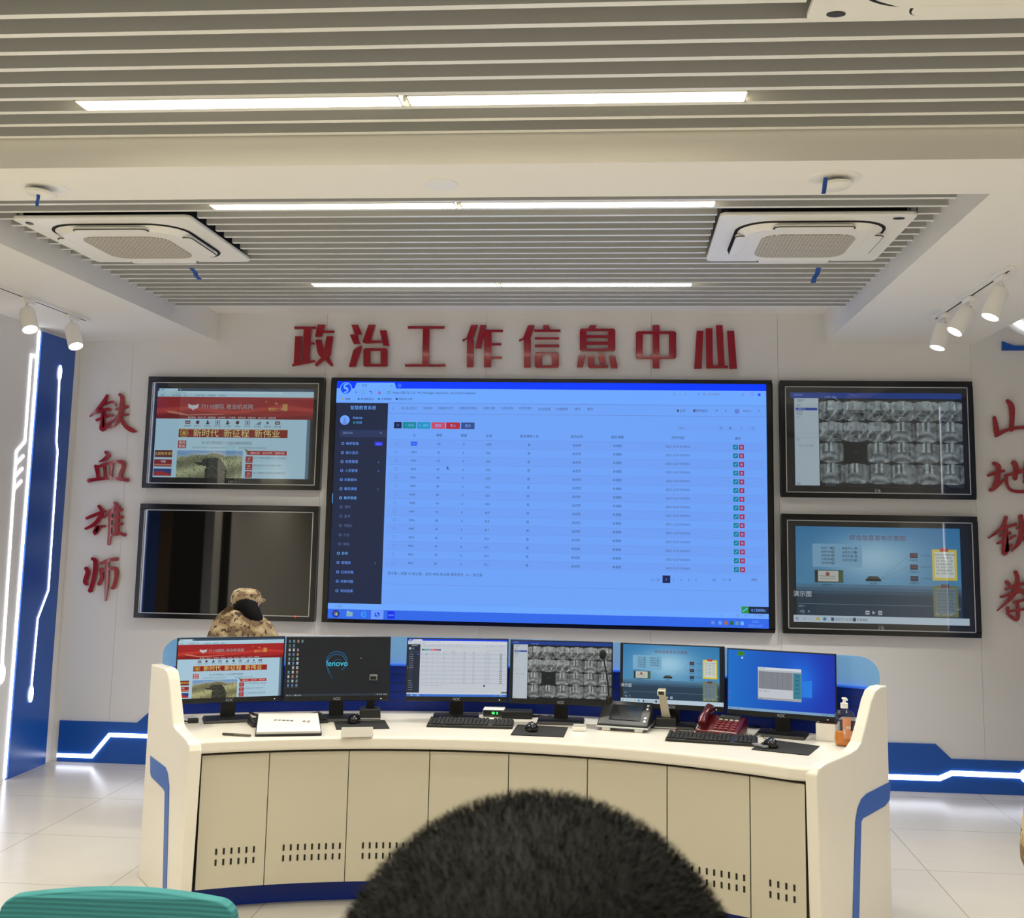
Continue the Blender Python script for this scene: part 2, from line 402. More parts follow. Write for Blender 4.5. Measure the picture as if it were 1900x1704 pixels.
acn = dup(acs, (AC[2][0], AC[2][1], 3.14), (0, 0, PI), 'white cassette air conditioner cut off by the top edge, nearest one')
def strip(name, a, b, w, parent, sway=0.0):
    a, b = Vector(a), Vector(b); u = Vector((w/2, 0, 0)); th = Vector((0, 0.0012, 0)); m = MB()
    pts = [a, a.lerp(b, .35)+Vector((sway, 0.004, 0)), a.lerp(b, .7)-Vector((sway, 0.003, 0)), b]
    for p, q in zip(pts[:-1], pts[1:]): m.loft([p-u, p+u, q+u, q-u], [p-u+th, p+u+th, q+u+th, q-u+th])
    o = m.obj(name, M_RIBBON, None)
    o.parent = parent
    o.matrix_parent_inverse = (Matrix.Translation(parent.location) @ parent.rotation_euler.to_matrix().to_4x4()).inverted()
    o['label'] = 'blue ribbon fluttering in the air stream'
    return o
strip('ribbon', at_y(354, 497, 5.70), at_y(371, 519, 5.72), 0.026, acl, 0.004)
strip('ribbon', at_y(1519, 497, 5.70), at_y(1509, 525, 5.72), 0.026, acs, 0.004)

# ---- round vents and the plain ceiling disc on the cross beam
def round_vent(px, py, label, tilt):
    c = at_z(px, py, ZS)
    t = thing('round_air_vent', label, 'air vent', c, group='round vents on the cross beam')
    MB().lathe([(0.072, -0.004), (0.098, -0.004), (0.1, 0.0), (0.072, 0.0)], n=36).obj('flange', M_WPLASTIC, t, world=False, smooth=True)
    MB().lathe([(0.0005, -0.003), (0.075, -0.003), (0.075, -0.0005), (0.0005, -0.0005)], n=36).obj('dark_opening', M_DARKGAP, t, world=False)
    m = Matrix.Rotation(tilt, 3, 'Y')
    MB().lathe([(0.0005, -0.040), (0.048, -0.039), (0.059, -0.032), (0.061, -0.022), (0.03, -0.010), (0.0005, -0.008)], m=m, n=32).obj('valve_disc', M_WPLASTIC, t, world=False, smooth=True)
    return t, c
v1, c1 = round_vent(78, 347, 'round white air vent above the left air conditioner, wrapped disc with ribbon', 0.12)
strip('ribbon', c1+Vector((0.002, -0.03, -0.036)), c1+Vector((0.003, -0.03, -0.088)), 0.014, v1)
v2, c2_ = round_vent(1549, 331, 'round white air vent on the beam near the right corner, with ribbon', -0.06)
strip('ribbon', c2_+Vector((-0.042, -0.05, -0.012)), c2_+Vector((-0.052, -0.05, -0.075)), 0.016, v2)
cm = at_z(817, 341, ZS)
t = thing('ceiling_speaker', 'small plain round white disc in the middle of the cross beam', 'ceiling speaker', cm)
MB().lathe([(0.052, -0.006), (0.068, -0.004), (0.07, 0.0), (0.052, 0)], n=32).obj('rim', M_WPLASTIC, t, world=False, smooth=True)
MB().lathe([(0.0005, -0.003), (0.053, -0.003), (0.053, -0.0005), (0.0005, -0.0005)], n=32).obj('grille', mat('grey_grille', (168, 168, 166), 0.6), t, world=False)

# ---- track lights
def track(name_label, x, y0, y1):
    t = thing('track_rail', name_label, 'track rail', (x, (y0+y1)/2, ZS), group='lighting track rails')
    MB().bb(x-0.018, x+0.018, y0, y1, ZS-0.02, ZS-0.0005).obj('rail', M_WPLASTIC, t)
    MB().bb(x-0.004, x+0.004, y0+0.03, y1-0.03, ZS-0.0215, ZS-0.019).obj('slot', M_DARKGAP, t)
    return t
def spot(ax, ay, face, label):
    top = Vector((ax, ay, ZS-0.021)); t = thing('track_spotlight', label, 'spotlight', top, group='white track spotlights')
    MB().box((0, 0, -0.014), (0.034, 0.13, 0.028)).obj('adapter', M_WPLASTIC, t, world=False, bevel=0.003)
    piv = Vector((0, 0, -0.062))
    MB().tube([(0, 0, -0.026), piv], 0.009, 10).box(piv+Vector((0.012, 0, -0.002)), (0.006, 0.02, 0.03)).obj('stem', M_WPLASTIC, t, world=False)
    f = Vector(face)-top; d = (f-piv).normalized(); q = Vector((0, 0, 1)).rotation_difference(d).to_matrix()
    L = min(max((f-piv).length, 0.13), 0.2)
    MB().lathe([(0.012, 0.0), (0.036, 0.006), (0.044, 0.02), (0.047, L*0.6), (0.047, L), (0.041, L), (0.040, L-0.012), (0.0005, L-0.012)], piv, q, 28).obj('lamp_head', M_WPLASTIC, t, world=False, smooth=True)
    MB().lathe([(0.0005, L-0.011), (0.0395, L-0.011), (0.0395, L-0.008), (0.0005, L-0.006)], piv, q, 24).obj('lamp_face', M_BULB, t, world=False)
    l = bpy.data.lights.new('spot_lamp', 'SPOT'); l.energy = 60; l.specular_factor = 0.0; l.spot_size = 1.9; l.spot_blend = 0.6; l.shadow_soft_size = 0.03; l.color = (1, 1.0, 0.95)
    lo = bpy.data.objects.new('spot_lamp', l); COL.objects.link(lo)
    lo.location = top+piv+d*(L+0.02); lo.rotation_euler = d.to_track_quat('-Z', 'Y').to_euler()
    return t
ra = at_z(163, 597, ZS-0.02); TXL = ra.x
track('white track rail on the left soffit above the blue wall panel', TXL, 3.9+0.45, ra.y)
for (apx, fpx, lab) in (((50, 566), (56, 612), 'white track spotlight on the left rail, farther from the back wall'), ((133, 596), (141, 643), 'white track spotlight at the end of the left rail beside blue panel')):
    d = ray(*apx); ay = EYE.y+d.y*(TXL/d.x); spot(TXL, ay, at_y(fpx[0], fpx[1], ay-0.05), lab)
rb = at_z(1730, 594, ZS-0.02); TXR = rb.x+0.01
track('white track rail on the right soffit above the right screens', TXR, at_z(1885, 500, ZS-0.02).y, rb.y)
for (apx, fpx, lab) in (((1751, 596), (1739, 646), 'white track spotlight on the right rail, closest to the back wall'),
                        ((1797, 568), (1771, 616), 'white track spotlight, middle one of three on the right rail'),
                        ((1858, 529), (1837, 589), 'white track spotlight on the right rail, farthest from the back wall')):
    d = ray(*apx); ay = EYE.y+d.y*(TXR/d.x); spot(TXR, ay, at_y(fpx[0], fpx[1], ay-0.02), lab)

# ---- left wall blue panel with light lines
struct(MB().bb(XL, XL+0.018, 7.315, 7.80, 0.0, 3.02).obj('trim_1', M_BLUE))
def miter(pts, w):
    """outline of a bent band of constant width"""
    P = [Vector(p) for p in pts]; L, R = [], []
    for i, p in enumerate(P):
        d0 = (p-P[i-1]).normalized() if i else (P[1]-p).normalized(); d1 = (P[i+1]-p).normalized() if i < len(P)-1 else d0
        n0, n1 = Vector((-d0.y, d0.x)), Vector((-d1.y, d1.x)); nn = (n0+n1).normalized(); k = w/2/max(0.4, nn.dot(n0))
        L.append(p+nn*k); R.append(p-nn*k)
    return [tuple(q) for q in L+R[::-1]]
def wall_line(pts, w, label, dots=(), bars=(), X=XL, t0=0.0, sgn=1, group='white light lines on the left wall'):
    """light line on a side wall; pts are (y, z)"""
    th = 0.006; x = X+sgn*(t0+0.0005); m = MB()
    m.prism([(x, *q) for q in miter(pts, w)], (sgn*th, 0, 0))
    for (a, b) in bars:
        a, b = Vector(a), Vector(b); d = (b-a).normalized(); n = Vector((-d.y, d.x))*w/2; e = d*w*0.35
        m.prism([(x, *(a-e+n)), (x, *(b+e+n)), (x, *(b+e-n)), (x, *(a-e-n))], (sgn*th, 0, 0))
    for (c, ry, rz) in dots:
        m.prism([(x+sgn*0.001, c[0]+ry*math.cos(2*PI*k/20), c[1]+rz*math.sin(2*PI*k/20)) for k in range(20)], (sgn*th, 0, 0))
    o = m.obj('led_light_strip', M_LED); return tag(o, label, 'light strip', group)
wall_line([(7.305, 0.01), (7.305, 3.02)], 0.02, 'straight white light line edging the blue wall panel, floor to soffit')
wall_line([(7.289, 2.836), (7.225, 2.836), (7.232, 2.24), (7.135, 2.166), (7.168, 0.73)], 0.016, 'thin bent white light line with slashes, left of the blue panel',
          dots=[((7.17, 0.70), 0.035, 0.06)], bars=[((7.14, 2.165-0.085*k), (7.225, 2.225-0.085*k)) for k in range(1, 4)])
wall_line([(7.59, 2.76), (7.617, 2.267), (7.642, 2.199), (7.659, 1.218), (7.542, 1.029), (7.526, 0.55)], 0.011, 'thin kinked white light line with round ends on the blue panel',
          dots=[((7.59, 2.764), 0.022, 0.055), ((7.526, 0.52), 0.026, 0.055)], t0=0.018)
for o in (wall_line([(4.2, 0.3), (4.2, 1.4), (4.12, 1.5), (4.12, 3.0)], 0.022, '', X=XR, sgn=-1), wall_line([(6.455, 0.1), (6.455, 2.95)], 0.018, '', t0=0.0)):
    for k in ('label', 'category', 'group'): del o[k]
    o.name = 'trim_6'; struct(o)                    # further light lines, seen only in the screens' reflections

# ---- blue skirting on the back wall with bent light strips
sk = [(-4.02, 0.0), (-4.02, 0.284), (-3.448, 0.284), (-3.335, 0.385), (-3.0, 0.385), (-2.9, 0.314), (2.116, 0.313), (2.216, 0.220), (XR-0.02, 0.220), (XR-0.02, 0.0)]
struct(MB().prism([(x, D-0.015, z) for x, z in sk], (0, 0.0148, 0)).obj('baseboard_back', M_BLUE))
def back_line(pts, w, label, dots=()):
    m = MB(); y = D-0.0155
    m.prism([(q[0], y, q[1]) for q in miter(pts, w)], (0, -0.006, 0))
    for (c, r) in dots: m.prism([(c[0]+r*math.cos(2*PI*k/20), y-0.001, c[1]+r*math.sin(2*PI*k/20)) for k in range(20)], (0, -0.006, 0))
    return tag(m.obj('led_light_strip', M_LED), label, 'light strip', 'white light lines on the blue skirting')
back_line([(-4.02, 0.044), (-3.762, 0.045), (-3.641, 0.196), (-2.6, 0.194)], 0.026, 'stepped white light strip on the skirting left of the desk')
back_line([(1.2, 0.090), (2.13, 0.092), (2.213, 0.129), (2.68, 0.126)], 0.032, 'stepped white light strip on the skirting right of the desk', dots=[((2.70, 0.126), 0.045)])

# ---- round sign in the right bay
rc = at_y(1922, 555, D)
t = thing('round_wall_sign', 'round grey wall sign with lit white ring above blue plate, upper right', 'wall sign', (rc.x, D, rc.z))
MB().lathe([(0.0005, 0.0), (0.285, 0.0), (0.29, 0.01), (0.29, 0.03), (0.0005, 0.03)], (rc.x, D-0.032, rc.z), Matrix.Rotation(-PI/2, 3, 'X'), 48).obj('disc', M_WALL, t, smooth=True)
ring = MB(); n = 48
ring.tube([(rc.x+0.225*math.cos(2*PI*k/n), D-0.036, rc.z+0.225*math.sin(2*PI*k/n)) for k in range(n+1)], 0.02, 8)
ring.obj('light_ring', M_LED, t)
bp = [at_y(*p, D) for p in ((1858, 651), (1858, 634), (1868, 638), (1880, 642), (1900, 643), (1930, 638), (1950, 651))]
MB().prism([(p.x, D-0.02, p.z) for p in bp], (0, 0.019, 0)).obj('blue_plate', M_BLUE, t)

# ------------------------------------------------------------------ screen pictures: flat coloured shapes laid on a screen, lit from behind
_font = bpy.data.curves.new('lettering', 'FONT'); _font_o = bpy.data.objects.new('lettering', _font); COL.objects.link(_font_o)
_tc = {}
def text_shape(s):
    if s not in _tc:
        _font.body = s; dg = bpy.context.evaluated_depsgraph_get(); dg.update()
        me = bpy.data.meshes.new_from_object(_font_o.evaluated_get(dg))
        vs = [(v.co.x, v.co.y) for v in me.vertices]; fs = [tuple(p.vertices) for p in me.polygons]
        x0 = min([p[0] for p in vs] or [0]); x1 = max([p[0] for p in vs] or [0])
        _tc[s] = (vs, fs, x0, x1); bpy.data.meshes.remove(me)
    return _tc[s]
class Canvas:
    """u runs right, v runs down, both in screen widths"""
    def __init__(s, conv=None, h=9/16): s.it = []; s.conv = conv; s.h = h
    def P(s, x, y): return s.conv(x, y) if s.conv else (x, y)
    def poly(s, pts, c, l=1, raw=False): s.it.append(([p if raw else s.P(*p) for p in pts], None, c, l)); return s
    def rect(s, x0, y0, x1, y1, c, l=1):
        a, b = s.P(x0, y0), s.P(x1, y1); s.it.append(([(a[0], a[1]), (b[0], a[1]), (b[0], b[1]), (a[0], b[1])], None, c, l)); return s
    def R(s, u0, v0, u1, v1, c, l=1): s.it.append(([(u0, v0), (u1, v0), (u1, v1), (u0, v1)], None, c, l)); return s
    def disc(s, u, v, r, c, l=2, n=24): s.it.append(([(u+r*math.cos(2*PI*k/n), v+r*math.sin(2*PI*k/n)) for k in range(n)], None, c, l)); return s
    def ring(s, u, v, r, w, c, l=2, a0=0, a1=360, n=24):
        for k in range(n):
            a, b = math.radians(a0+(a1-a0)*k/n), math.radians(a0+(a1-a0)*(k+1)/n)
            s.it.append(([(u+q*math.cos(e), v+q*math.sin(e)) for q, e in ((r, a), (r, b), (r-w, b), (r-w, a))], None, c, l))
        return s
    def line(s, u0, v0, u1, v1, w, c, l=2):
        a, b = Vector((u0, v0)), Vector((u1, v1)); d = (b-a).normalized(); n = Vector((-d.y, d.x))*w/2
        s.it.append(([tuple(a+n), tuple(b+n), tuple(b-n), tuple(a-n)], None, c, l)); return s
    def text(s, t, u, v, size, c, align='l', l=3, width=None):
        """v is the middle of the line"""
        vs, fs, x0, x1 = text_shape(t)
        if not fs: return s
        sx = size if width is None else width/(x1-x0)
        o = {'l': -x0, 'c': -(x0+x1)/2, 'r': -x1}[align]
        s.it.append(([(u+(x+o)*sx, v-(y-0.36)*size) for x, y in vs], fs, c, l)); return s
    def build(s, name, parent, x0, z1, W, y, cmap=None, material=None, local=False):
        V = []; Fc = []; C = []; H = s.h
        for pts, fs, c, l in s.it:
            o = len(V); e = y-0.00025*l
            V += [(x0+min(max(u, 0), 1)*W, e, z1-min(max(v, 0), H)*W) for u, v in pts]
            c2 = cmap(c) if cmap else c
            col = (*lin(c2), 1)
            for f in (fs or [tuple(range(len(pts)))[::-1] if False else tuple(range(len(pts)))]):
                Fc.append(tuple(i+o for i in f)); C += [col]*len(f)
        off = Vector((0, 0, 0)) if local else Vector(parent.location)
        me = bpy.data.meshes.new(name); me.from_pydata([(a-off[0], b-off[1], d-off[2]) for a, b, d in V], [], Fc)
        at = me.color_attributes.new('Col', 'FLOAT_COLOR', 'CORNER')
        flat = [q for col in C for q in col]
        if len(at.data)*4 == len(flat): at.data.foreach_set('color', flat)
        else:
            i = 0
            print('corner mismatch', name, len(at.data), len(C))
        me.materials.append(material or M_SCREEN)
        ob = bpy.data.objects.new(name, me); COL.objects.link(ob); ob.parent = parent
        return ob

s9 = 1.09
TLX0, TLX1, TRX0, TRX1 = -3.5058, -2.1805, 1.1049, 2.4292
MX0, MX1 = -2.1245, 1.0499
ZT, ZUB, ZLT, ZBT = 2.7755, 1.9533, 1.8395, 1.0225
TVI = 0.0735; TVT, TVB = 0.085, 0.079
def conv_for(x0, z1, W, Y, crop):
    cx, cy, sc = crop
    def f(x, y):
        p = at_y(cx+x/sc, cy+y/sc, Y); return ((p.x-x0)/W, (z1-p.z)/W)
    return f
YTV = D-0.045
TW = TLX1-TLX0-2*TVI; TH = ZT-ZUB-TVT-TVB

# ---- page of the upper left screen (news page in red), crop (250,690) scale 3.55
def page_canvas():
    W = TW
    c = Canvas(conv_for(TLX0+TVI, ZT-TVT, W, YTV, (250, 690, 3.55)), TH/TW)
    bg = (176, 208, 226); red = (168, 30, 34); gold = (226, 190, 96); dk = (52, 58, 66)
    U = lambda x, y: c.P(x, y)
    c.R(0, 0, 1, TH/TW, bg, 0)
    c.R(0, 0, 1, 0.018, (44, 72, 100), 1); c.R(0.01, 0.002, 0.13, 0.018, (190, 220, 235), 2)
    c.text('首页', 0.02, 0.011, 0.012, dk); c.disc(0.145, 0.010, 0.004, (170, 200, 215), 2)
    c.R(0, 0.018, 1, 0.038, (178, 208, 222), 1); c.R(0.06, 0.021, 0.8, 0.033, (196, 222, 232), 2); c.text('ⓘ  77.110.8.6/index.html', 0.07, 0.0275, 0.011, (90, 110, 120))
    for k, s in enumerate(('收藏', '政工信息网', '学习', '强军网 军营', '法规制度库', '教育资源')): c.text(s, 0.02+0.075*k, 0.045, 0.011, (70, 90, 105))
    v0, v1 = 0.054, U(600, 312)[1]
    c.R(0, v0, 1, v1, red, 1)
    hh = v1-v0
    c.poly([(0, v0+hh*.55), (0.2, v0+hh*.42), (0.5, v0+hh*.62), (0.8, v0+hh*.35), (1, v0+hh*.5), (1, v0+hh*.66), (0.75, v0+hh*.55), (0.5, v0+hh*.78), (0.2, v0+hh*.6), (0, v0+hh*.75)], (196, 52, 44), 2, raw=True)
    c.poly([(0, v0+hh*.85), (0.15, v0+hh*.72), (0.3, v0+hh*.85), (0.55, v0+hh*.8), (0.8, v0+hh*.9), (1, v0+hh*.8), (1, v1), (0, v1)], (134, 18, 26), 2, raw=True)
    c.poly([(0.06, v0+hh*.62), (0.12, v0+hh*.66), (0.2, v0+hh*.8), (0.42, v0+hh*.76), (0.44, v0+hh*.8), (0.2, v0+hh*.86), (0.08, v0+hh*.74)], (205, 110, 90), 3, raw=True)
    # winged emblem
    eu, ev = 0.235, v0+hh*.42
    for sg in (-1, 1):
        for q in range(3): c.poly([(eu, ev-.002+q*.007), (eu+sg*.036, ev-.014+q*.010), (eu+sg*.030, ev-.004+q*.008), (eu, ev+.006+q*.007)], (205, 206, 208), 4, raw=True)
    c.poly([(eu, ev-.012), (eu+.009, ev+.004), (eu+.004, ev+.026), (eu-.004, ev+.026), (eu-.009, ev+.004)], (190, 195, 200), 5, raw=True)
    c.text('77110部队 政治机关网', 0.285, v0+hh*.44, 0.034, (166, 176, 180), width=0.33); 
    c.text('党的二十大', 0.715, v0+hh*.55, 0.024, gold); c.text('喜', 0.80, v0+hh*.45, 0.045, gold); 
    for (q, w) in ((0.70, .2), (0.76, .26), (0.77, .3)): c.disc(q, v0+hh*w, 0.004, gold, 4)
    for k in range(9): c.text(('首页新闻', '政治工作', '思想教育', '组织建设', '人才建设', '宣传文化', '军事法治', '保卫工作', '双拥共建')[k], 0.205+0.064*k, v1-0.009, 0.0125, (225, 205, 200))
    yi = U(600, 335)[1]
    for k in range(10):
        u = 0.205+0.0637*k; col = (34, 40, 46)
        if k in (0, 9): c.R(u-.016, yi-.010, u+.016, yi+.010, (96, 40, 44), 2); c.R(u-.011, yi-.003, u+.011, yi+.003, (200, 200, 205), 3)
        elif k in (3, 6): c.R(u-.015, yi-.012, u+.015, yi+.012, col, 2); c.R(u-.012, yi-.009, u+.012, yi+.009, bg, 3); c.disc(u, yi, .006, (110, 40, 44), 4)
        elif k == 2 or k == 4: c.disc(u, yi-.006, .006, col); c.poly([(u-.012, yi+.012), (u-.006, yi), (u+.006, yi), (u+.012, yi+.012)], col, 2, raw=True); c.R(u+.008, yi+.0, u+.018, yi+.004, (150, 40, 40), 3)
        elif k == 7: [c.R(u-.014+q*.009, yi+.010-q*.006, u-.008+q*.009, yi+.012, col, 2) for q in range(4)]
        elif k == 8: [c.poly([(u+.013*math.cos(a), yi+.013*math.sin(a)) if j % 2 == 0 else (u+.005*math.cos(a), yi+.005*math.sin(a)) for j, a in enumerate([-PI/2+PI*i/5 for i in range(10)])], col, 2, raw=True)]
        else: c.disc(u, yi, .011, col); c.line(u-.012, yi+.004, u+.010, yi-.008, .005, (120, 50, 50), 3)
        c.text(('新闻频道', '理论学习', '党员之家', '政工学堂', '人才培养', '心理服务', '电子党务', '统计报表', '荣誉长廊', '视频点播')[k], u, yi+.023, 0.011, (60, 70, 78), 'c')
    a = U(305, 376); b = U(1012, 438)
    c.R(0.150, a[1], 0.845, b[1], (150, 28, 24), 1); c.R(0.150, a[1], 0.845, a[1]+.004, (206, 120, 60), 2)
    vm = (a[1]+b[1])/2
    c.disc(0.186, vm, 0.027, (170, 140, 50), 2); c.disc(0.186, vm, 0.020, (150, 40, 30), 3); c.disc(0.186, vm, 0.013, (196, 160, 60), 4)
    c.text('新时代  新征程  新伟业', 0.245, vm, 0.052, (232, 216, 130), width=0.55)
    y2 = U(330, 478)[1]
    c.R(0.150, y2-.024, 0.203, y2+.024, (178, 30, 36), 1); c.text('要闻', 0.1765, y2-.011, 0.021, (240, 220, 215), 'c'); c.text('聚焦', 0.1765, y2+.012, 0.021, (240, 220, 215), 'c')
    c.text('深入学习贯彻党的二十大会议精神专题报道', 0.30, y2-.010, 0.021, (92, 88, 96), width=.32)
    c.text('部队官兵认真学习大会报告交流体会', 0.245, y2+.019, 0.0135, (104, 118, 128)); c.text('坚决完成好各项工作任务热议', 0.54, y2+.019, 0.0135, (104, 118, 128))
    # side links
    for k, (col, tt) in enumerate((((120, 40, 30), '主题教育课堂'), ((150, 32, 36), '专题'), ((40, 62, 130), '战旗红'))):
        ya = U(200, 516+61*k)[1]; c.R(0.004, ya, 0.118, ya+.045, col, 1)
        if k == 0: c.text(tt, 0.066, ya+.022, .021, (230, 200, 100), 'c')
        elif k == 1: c.text('专题', 0.062, ya+.014, .017, (240, 220, 210), 'c'); c.R(0.004, ya+.03, .118, ya+.038, (206, 120, 100), 2)
        else: c.poly([(0.004, ya+.022), (.05, ya+.014), (.118, ya+.034), (.118, ya+.045), (.004, ya+.045)], (180, 40, 40), 2, raw=True)
    # photograph of a soldier in dry scrub
    pu0, pu1 = 0.148, 0.567; pv0 = U(500, 520)[1]; pv1 = TH/TW; n, mrow = 64, 30; rnd = random.Random(3)
    for i in range(n):
        for j in range(mrow):
            x, y = (i+.5)/n, (j+.5)/mrow
            hz = .17+.05*math.sin(x*7+1)+.03*math.sin(x*19)
            if y < hz: col = (118, 158, 206) if y < hz-.08 else (150, 170, 188)
            else:
                q = rnd.random(); b = 150+30*math.sin(x*5+y*9)+(rnd.random()-.5)*26
                col = (b, b*.97, b*.70)
                if q > (.86 if y < .6 else .9): col = (88, 98, 70)
            dx, dy = (x-.60)/.17, (y-.98)/.72
            d1 = dx*dx+dy*dy; d2 = ((x-.50)/.11)**2+((y-.40)/.14)**2; d3 = ((x-.40)/.13)**2+((y-.50+(x-.4)*-.5)/.05)**2
            if d1 < 1 or d2 < 1:
                g = rnd.choice([(30, 32, 28), (46, 50, 42), (62, 66, 54), (24, 26, 24), (86, 82, 70)]); col = g
            elif d3 < 1: col = (58, 50, 44)
            c.R(pu0+(pu1-pu0)*i/n, pv0+(pv1-pv0)*j/mrow, pu0+(pu1-pu0)*(i+1)/n, pv0+(pv1-pv0)*(j+1)/mrow, tuple(max(0, min(255, e)) for e in col), 1)
    for q in (.64, .66): c.line(pu0+(pu1-pu0)*q, pv0+.03, pu0+(pu1-pu0)*q-.004, pv0+.11, .002, (30, 30, 30), 2)
    # list on the right
    yb = U(800, 522)[1]
    c.R(0.595, yb, 0.845, yb+.026, (186, 36, 44), 1); c.poly([(0.575, yb-.012), (0.605, yb-.002), (0.592, yb+.022), (0.588, yb+.006)], (96, 132, 70), 3, raw=True)
    for k, s in enumerate(('通知公告', '会议文件', '政策法规')): c.text(s, 0.645+.078*k, yb+.013, .015, (240, 215, 210), 'c')
    for k in range(4):
        ya = yb+.034+.046*k; 
        c.R(0.587, ya, 0.632, ya+.040, (168, 34, 42), 1); c.text(('07', '06', '05', '02')[k], 0.6095, ya+.014, .018, (235, 200, 195), 'c'); c.text('2022-12', 0.6095, ya+.030, .009, (235, 200, 195), 'c')
        c.text(('关于下发政治教育任务 计划的通知', '基层党组织工作有关要求 提示', '深入开展群众性练兵比武竞赛活动', '年终述职述廉安排')[k], 0.638, ya+.010, .0135, (70, 82, 92)); c.R(0.638, ya+.027, .838, ya+.0285, (140, 165, 178), 1)
    c.R(0.965, v1, 0.985, TH/TW, (96, 120, 140), 1); c.R(0.985, v1, 1.0, TH/TW, (30, 44, 60), 1)
    return c
PAGE = page_canvas()

# ---- table page of the main screen, crops scale 4.524
MFX, MFT, MFB = 0.041, 0.026, 0.027
MW = MX1-MX0-2*MFX; MH = ZT-ZBT-MFT-MFB; YMS = D-0.05
WHITE = (206, 212, 220)
def table_canvas():
    k = 4.524
    A = conv_for(MX0+MFX, ZT-MFT, MW, YMS, (600, 690, k)); B = conv_for(MX0+MFX, ZT-MFT, MW, YMS, (1020, 690, k))
    C2 = conv_for(MX0+MFX, ZT-MFT, MW, YMS, (600, 930, k)); D2 = conv_for(MX0+MFX, ZT-MFT, MW, YMS, (1020, 930, k))
    c = Canvas(None, MH/MW); H = MH/MW
    q = 1/(k*256.0*MW)                              # one crop pixel in screen widths (about 256 photo px per metre)
    ink = (66, 74, 96); pale = (120, 130, 150)
    T = lambda s, p, size, col=ink, al='c', l=4: c.text(s, p[0], p[1], size*q, col, al, l)
    c.R(0, 0, 1, H, WHITE, 0)
    vt = A(900, 143)[1]; c.R(0, 0, 1, vt, (0, 64, 236), 1)
    c.poly([(A(262, 145)[0], vt), (A(280, 92)[0], A(280, 92)[1]), (A(598, 92)[0], A(598, 92)[1]), (A(612, 145)[0], vt)], (222, 228, 236), 2, raw=True)
    c.R(0, vt, 1, A(900, 262)[1], (216, 222, 232), 1)
    c.R(0, A(900, 262)[1], 1, A(900, 262)[1]+.0012, (150, 165, 190), 2); c.R(A(545, 300)[0], A(900, 352)[1], 1, A(900, 352)[1]+.001, (150, 165, 190), 2)
    T('文件', (A(345, 116)), 26); c.disc(*A(297, 114), 11*q, (10, 140, 150)); T('×', A(575, 116), 24); c.disc(*A(640, 116), 18*q, (60, 120, 245), 3)
    lg = A(190, 140); c.disc(*lg, 52*q, (222, 228, 236), 2); c.disc(*lg, 45*q, (20, 80, 230), 3)
    c.ring(lg[0]+4*q, lg[1]-16*q, 26*q, 13*q, (225, 235, 250), 4, 60, 300, 18); c.ring(lg[0]-4*q, lg[1]+14*q, 26*q, 13*q, (225, 235, 250), 4, -120, 120, 18)
    c.line(A(290, 172)[0], A(290, 172)[1], A(268, 172)[0], A(268, 172)[1], 3*q, ink); c.line(*A(268, 172), *A(277, 163), 3*q, ink); c.line(*A(268, 172), *A(277, 181), 3*q, ink)
    c.ring(*A(336, 172), 15*q, 4*q, (90, 170, 110), 3, 30, 330); c.ring(*A(398, 176), 13*q, 4*q, ink, 3, -120, 90); c.line(*A(384, 166), *A(400, 163), 4*q, ink)
    c.poly([A(455, 175), A(470, 160), A(486, 175), A(482, 175), A(482, 188), A(460, 188), A(460, 175)], (190, 140, 160), 3, raw=True)
    c.R(*A(538, 163), *A(562, 186), (70, 170, 120), 3); c.R(*A(543, 168), *A(557, 181), (216, 222, 232), 4)
    c.text('http://20.72.121.191/manager.php/class_sky/chief+addtabs', A(585, 174)[0], A(585, 174)[1], 27*q, ink, 'l', 4, width=A(1280, 174)[0]-A(585, 174)[0])
    for x, s, col in ((170, '收藏', (220, 170, 70)), (300, '智慧教育云', (20, 130, 150)), (470, '大屏数据', (20, 130, 150)), (620, '报告员之家', (50, 60, 90))):
        c.disc(*A(x-4, 229), 9*q, col, 3); T(s, A(x+14, 230), 23, al='l')
    for x, s in ((1045, '▣'), (1090, '→'), (1140, '☆'), (1250, '◎')): T(s, B(x, 188), 24, pale)
    T('输入文字搜索', B(1355, 190), 23, pale); c.ring(*B(1620, 190), 9*q, 3*q, pale); c.ring(*B(1697, 190), 14*q, 4*q, (206, 150, 170)); c.disc(*B(1758, 193), 12*q, (30, 90, 230))
    for x in (1435, 1503, 1572, 1697, 1760): T('–', B(x, 135), 20, (90, 130, 250))
    # side bar
    us = A(543, 300)[0]; vs0 = A(300, 262)[1]; vs1 = C2(300, 862)[1]
    c.R(0, vs0, us, vs1, (34, 44, 62), 2)
    T('智慧教育系统', A(335, 303), 37, (206, 220, 240)); c.disc(*A(180, 406), 41*q, (200, 214, 236), 3); c.disc(*A(180, 398), 13*q, (120, 150, 200), 4); c.disc(*A(180, 428), 19*q, (120, 150, 200), 4)
    T('Admin', A(287, 386), 32, (214, 226, 244)); c.disc(*A(259, 427), 10*q, (20, 150, 120), 4); T('在线', A(300, 427), 25, (190, 205, 230))
    c.R(A(140, 487)[0], A(140, 487)[1], us-8*q, A(140, 548)[1], (46, 60, 84), 3); T('搜索菜单', A(205, 515), 22, (130, 145, 170)); c.ring(*A(482, 513), 8*q, 3*q, (150, 165, 190), 4)
    ub, ut = A(160, 680)[0], A(188, 680)[0]
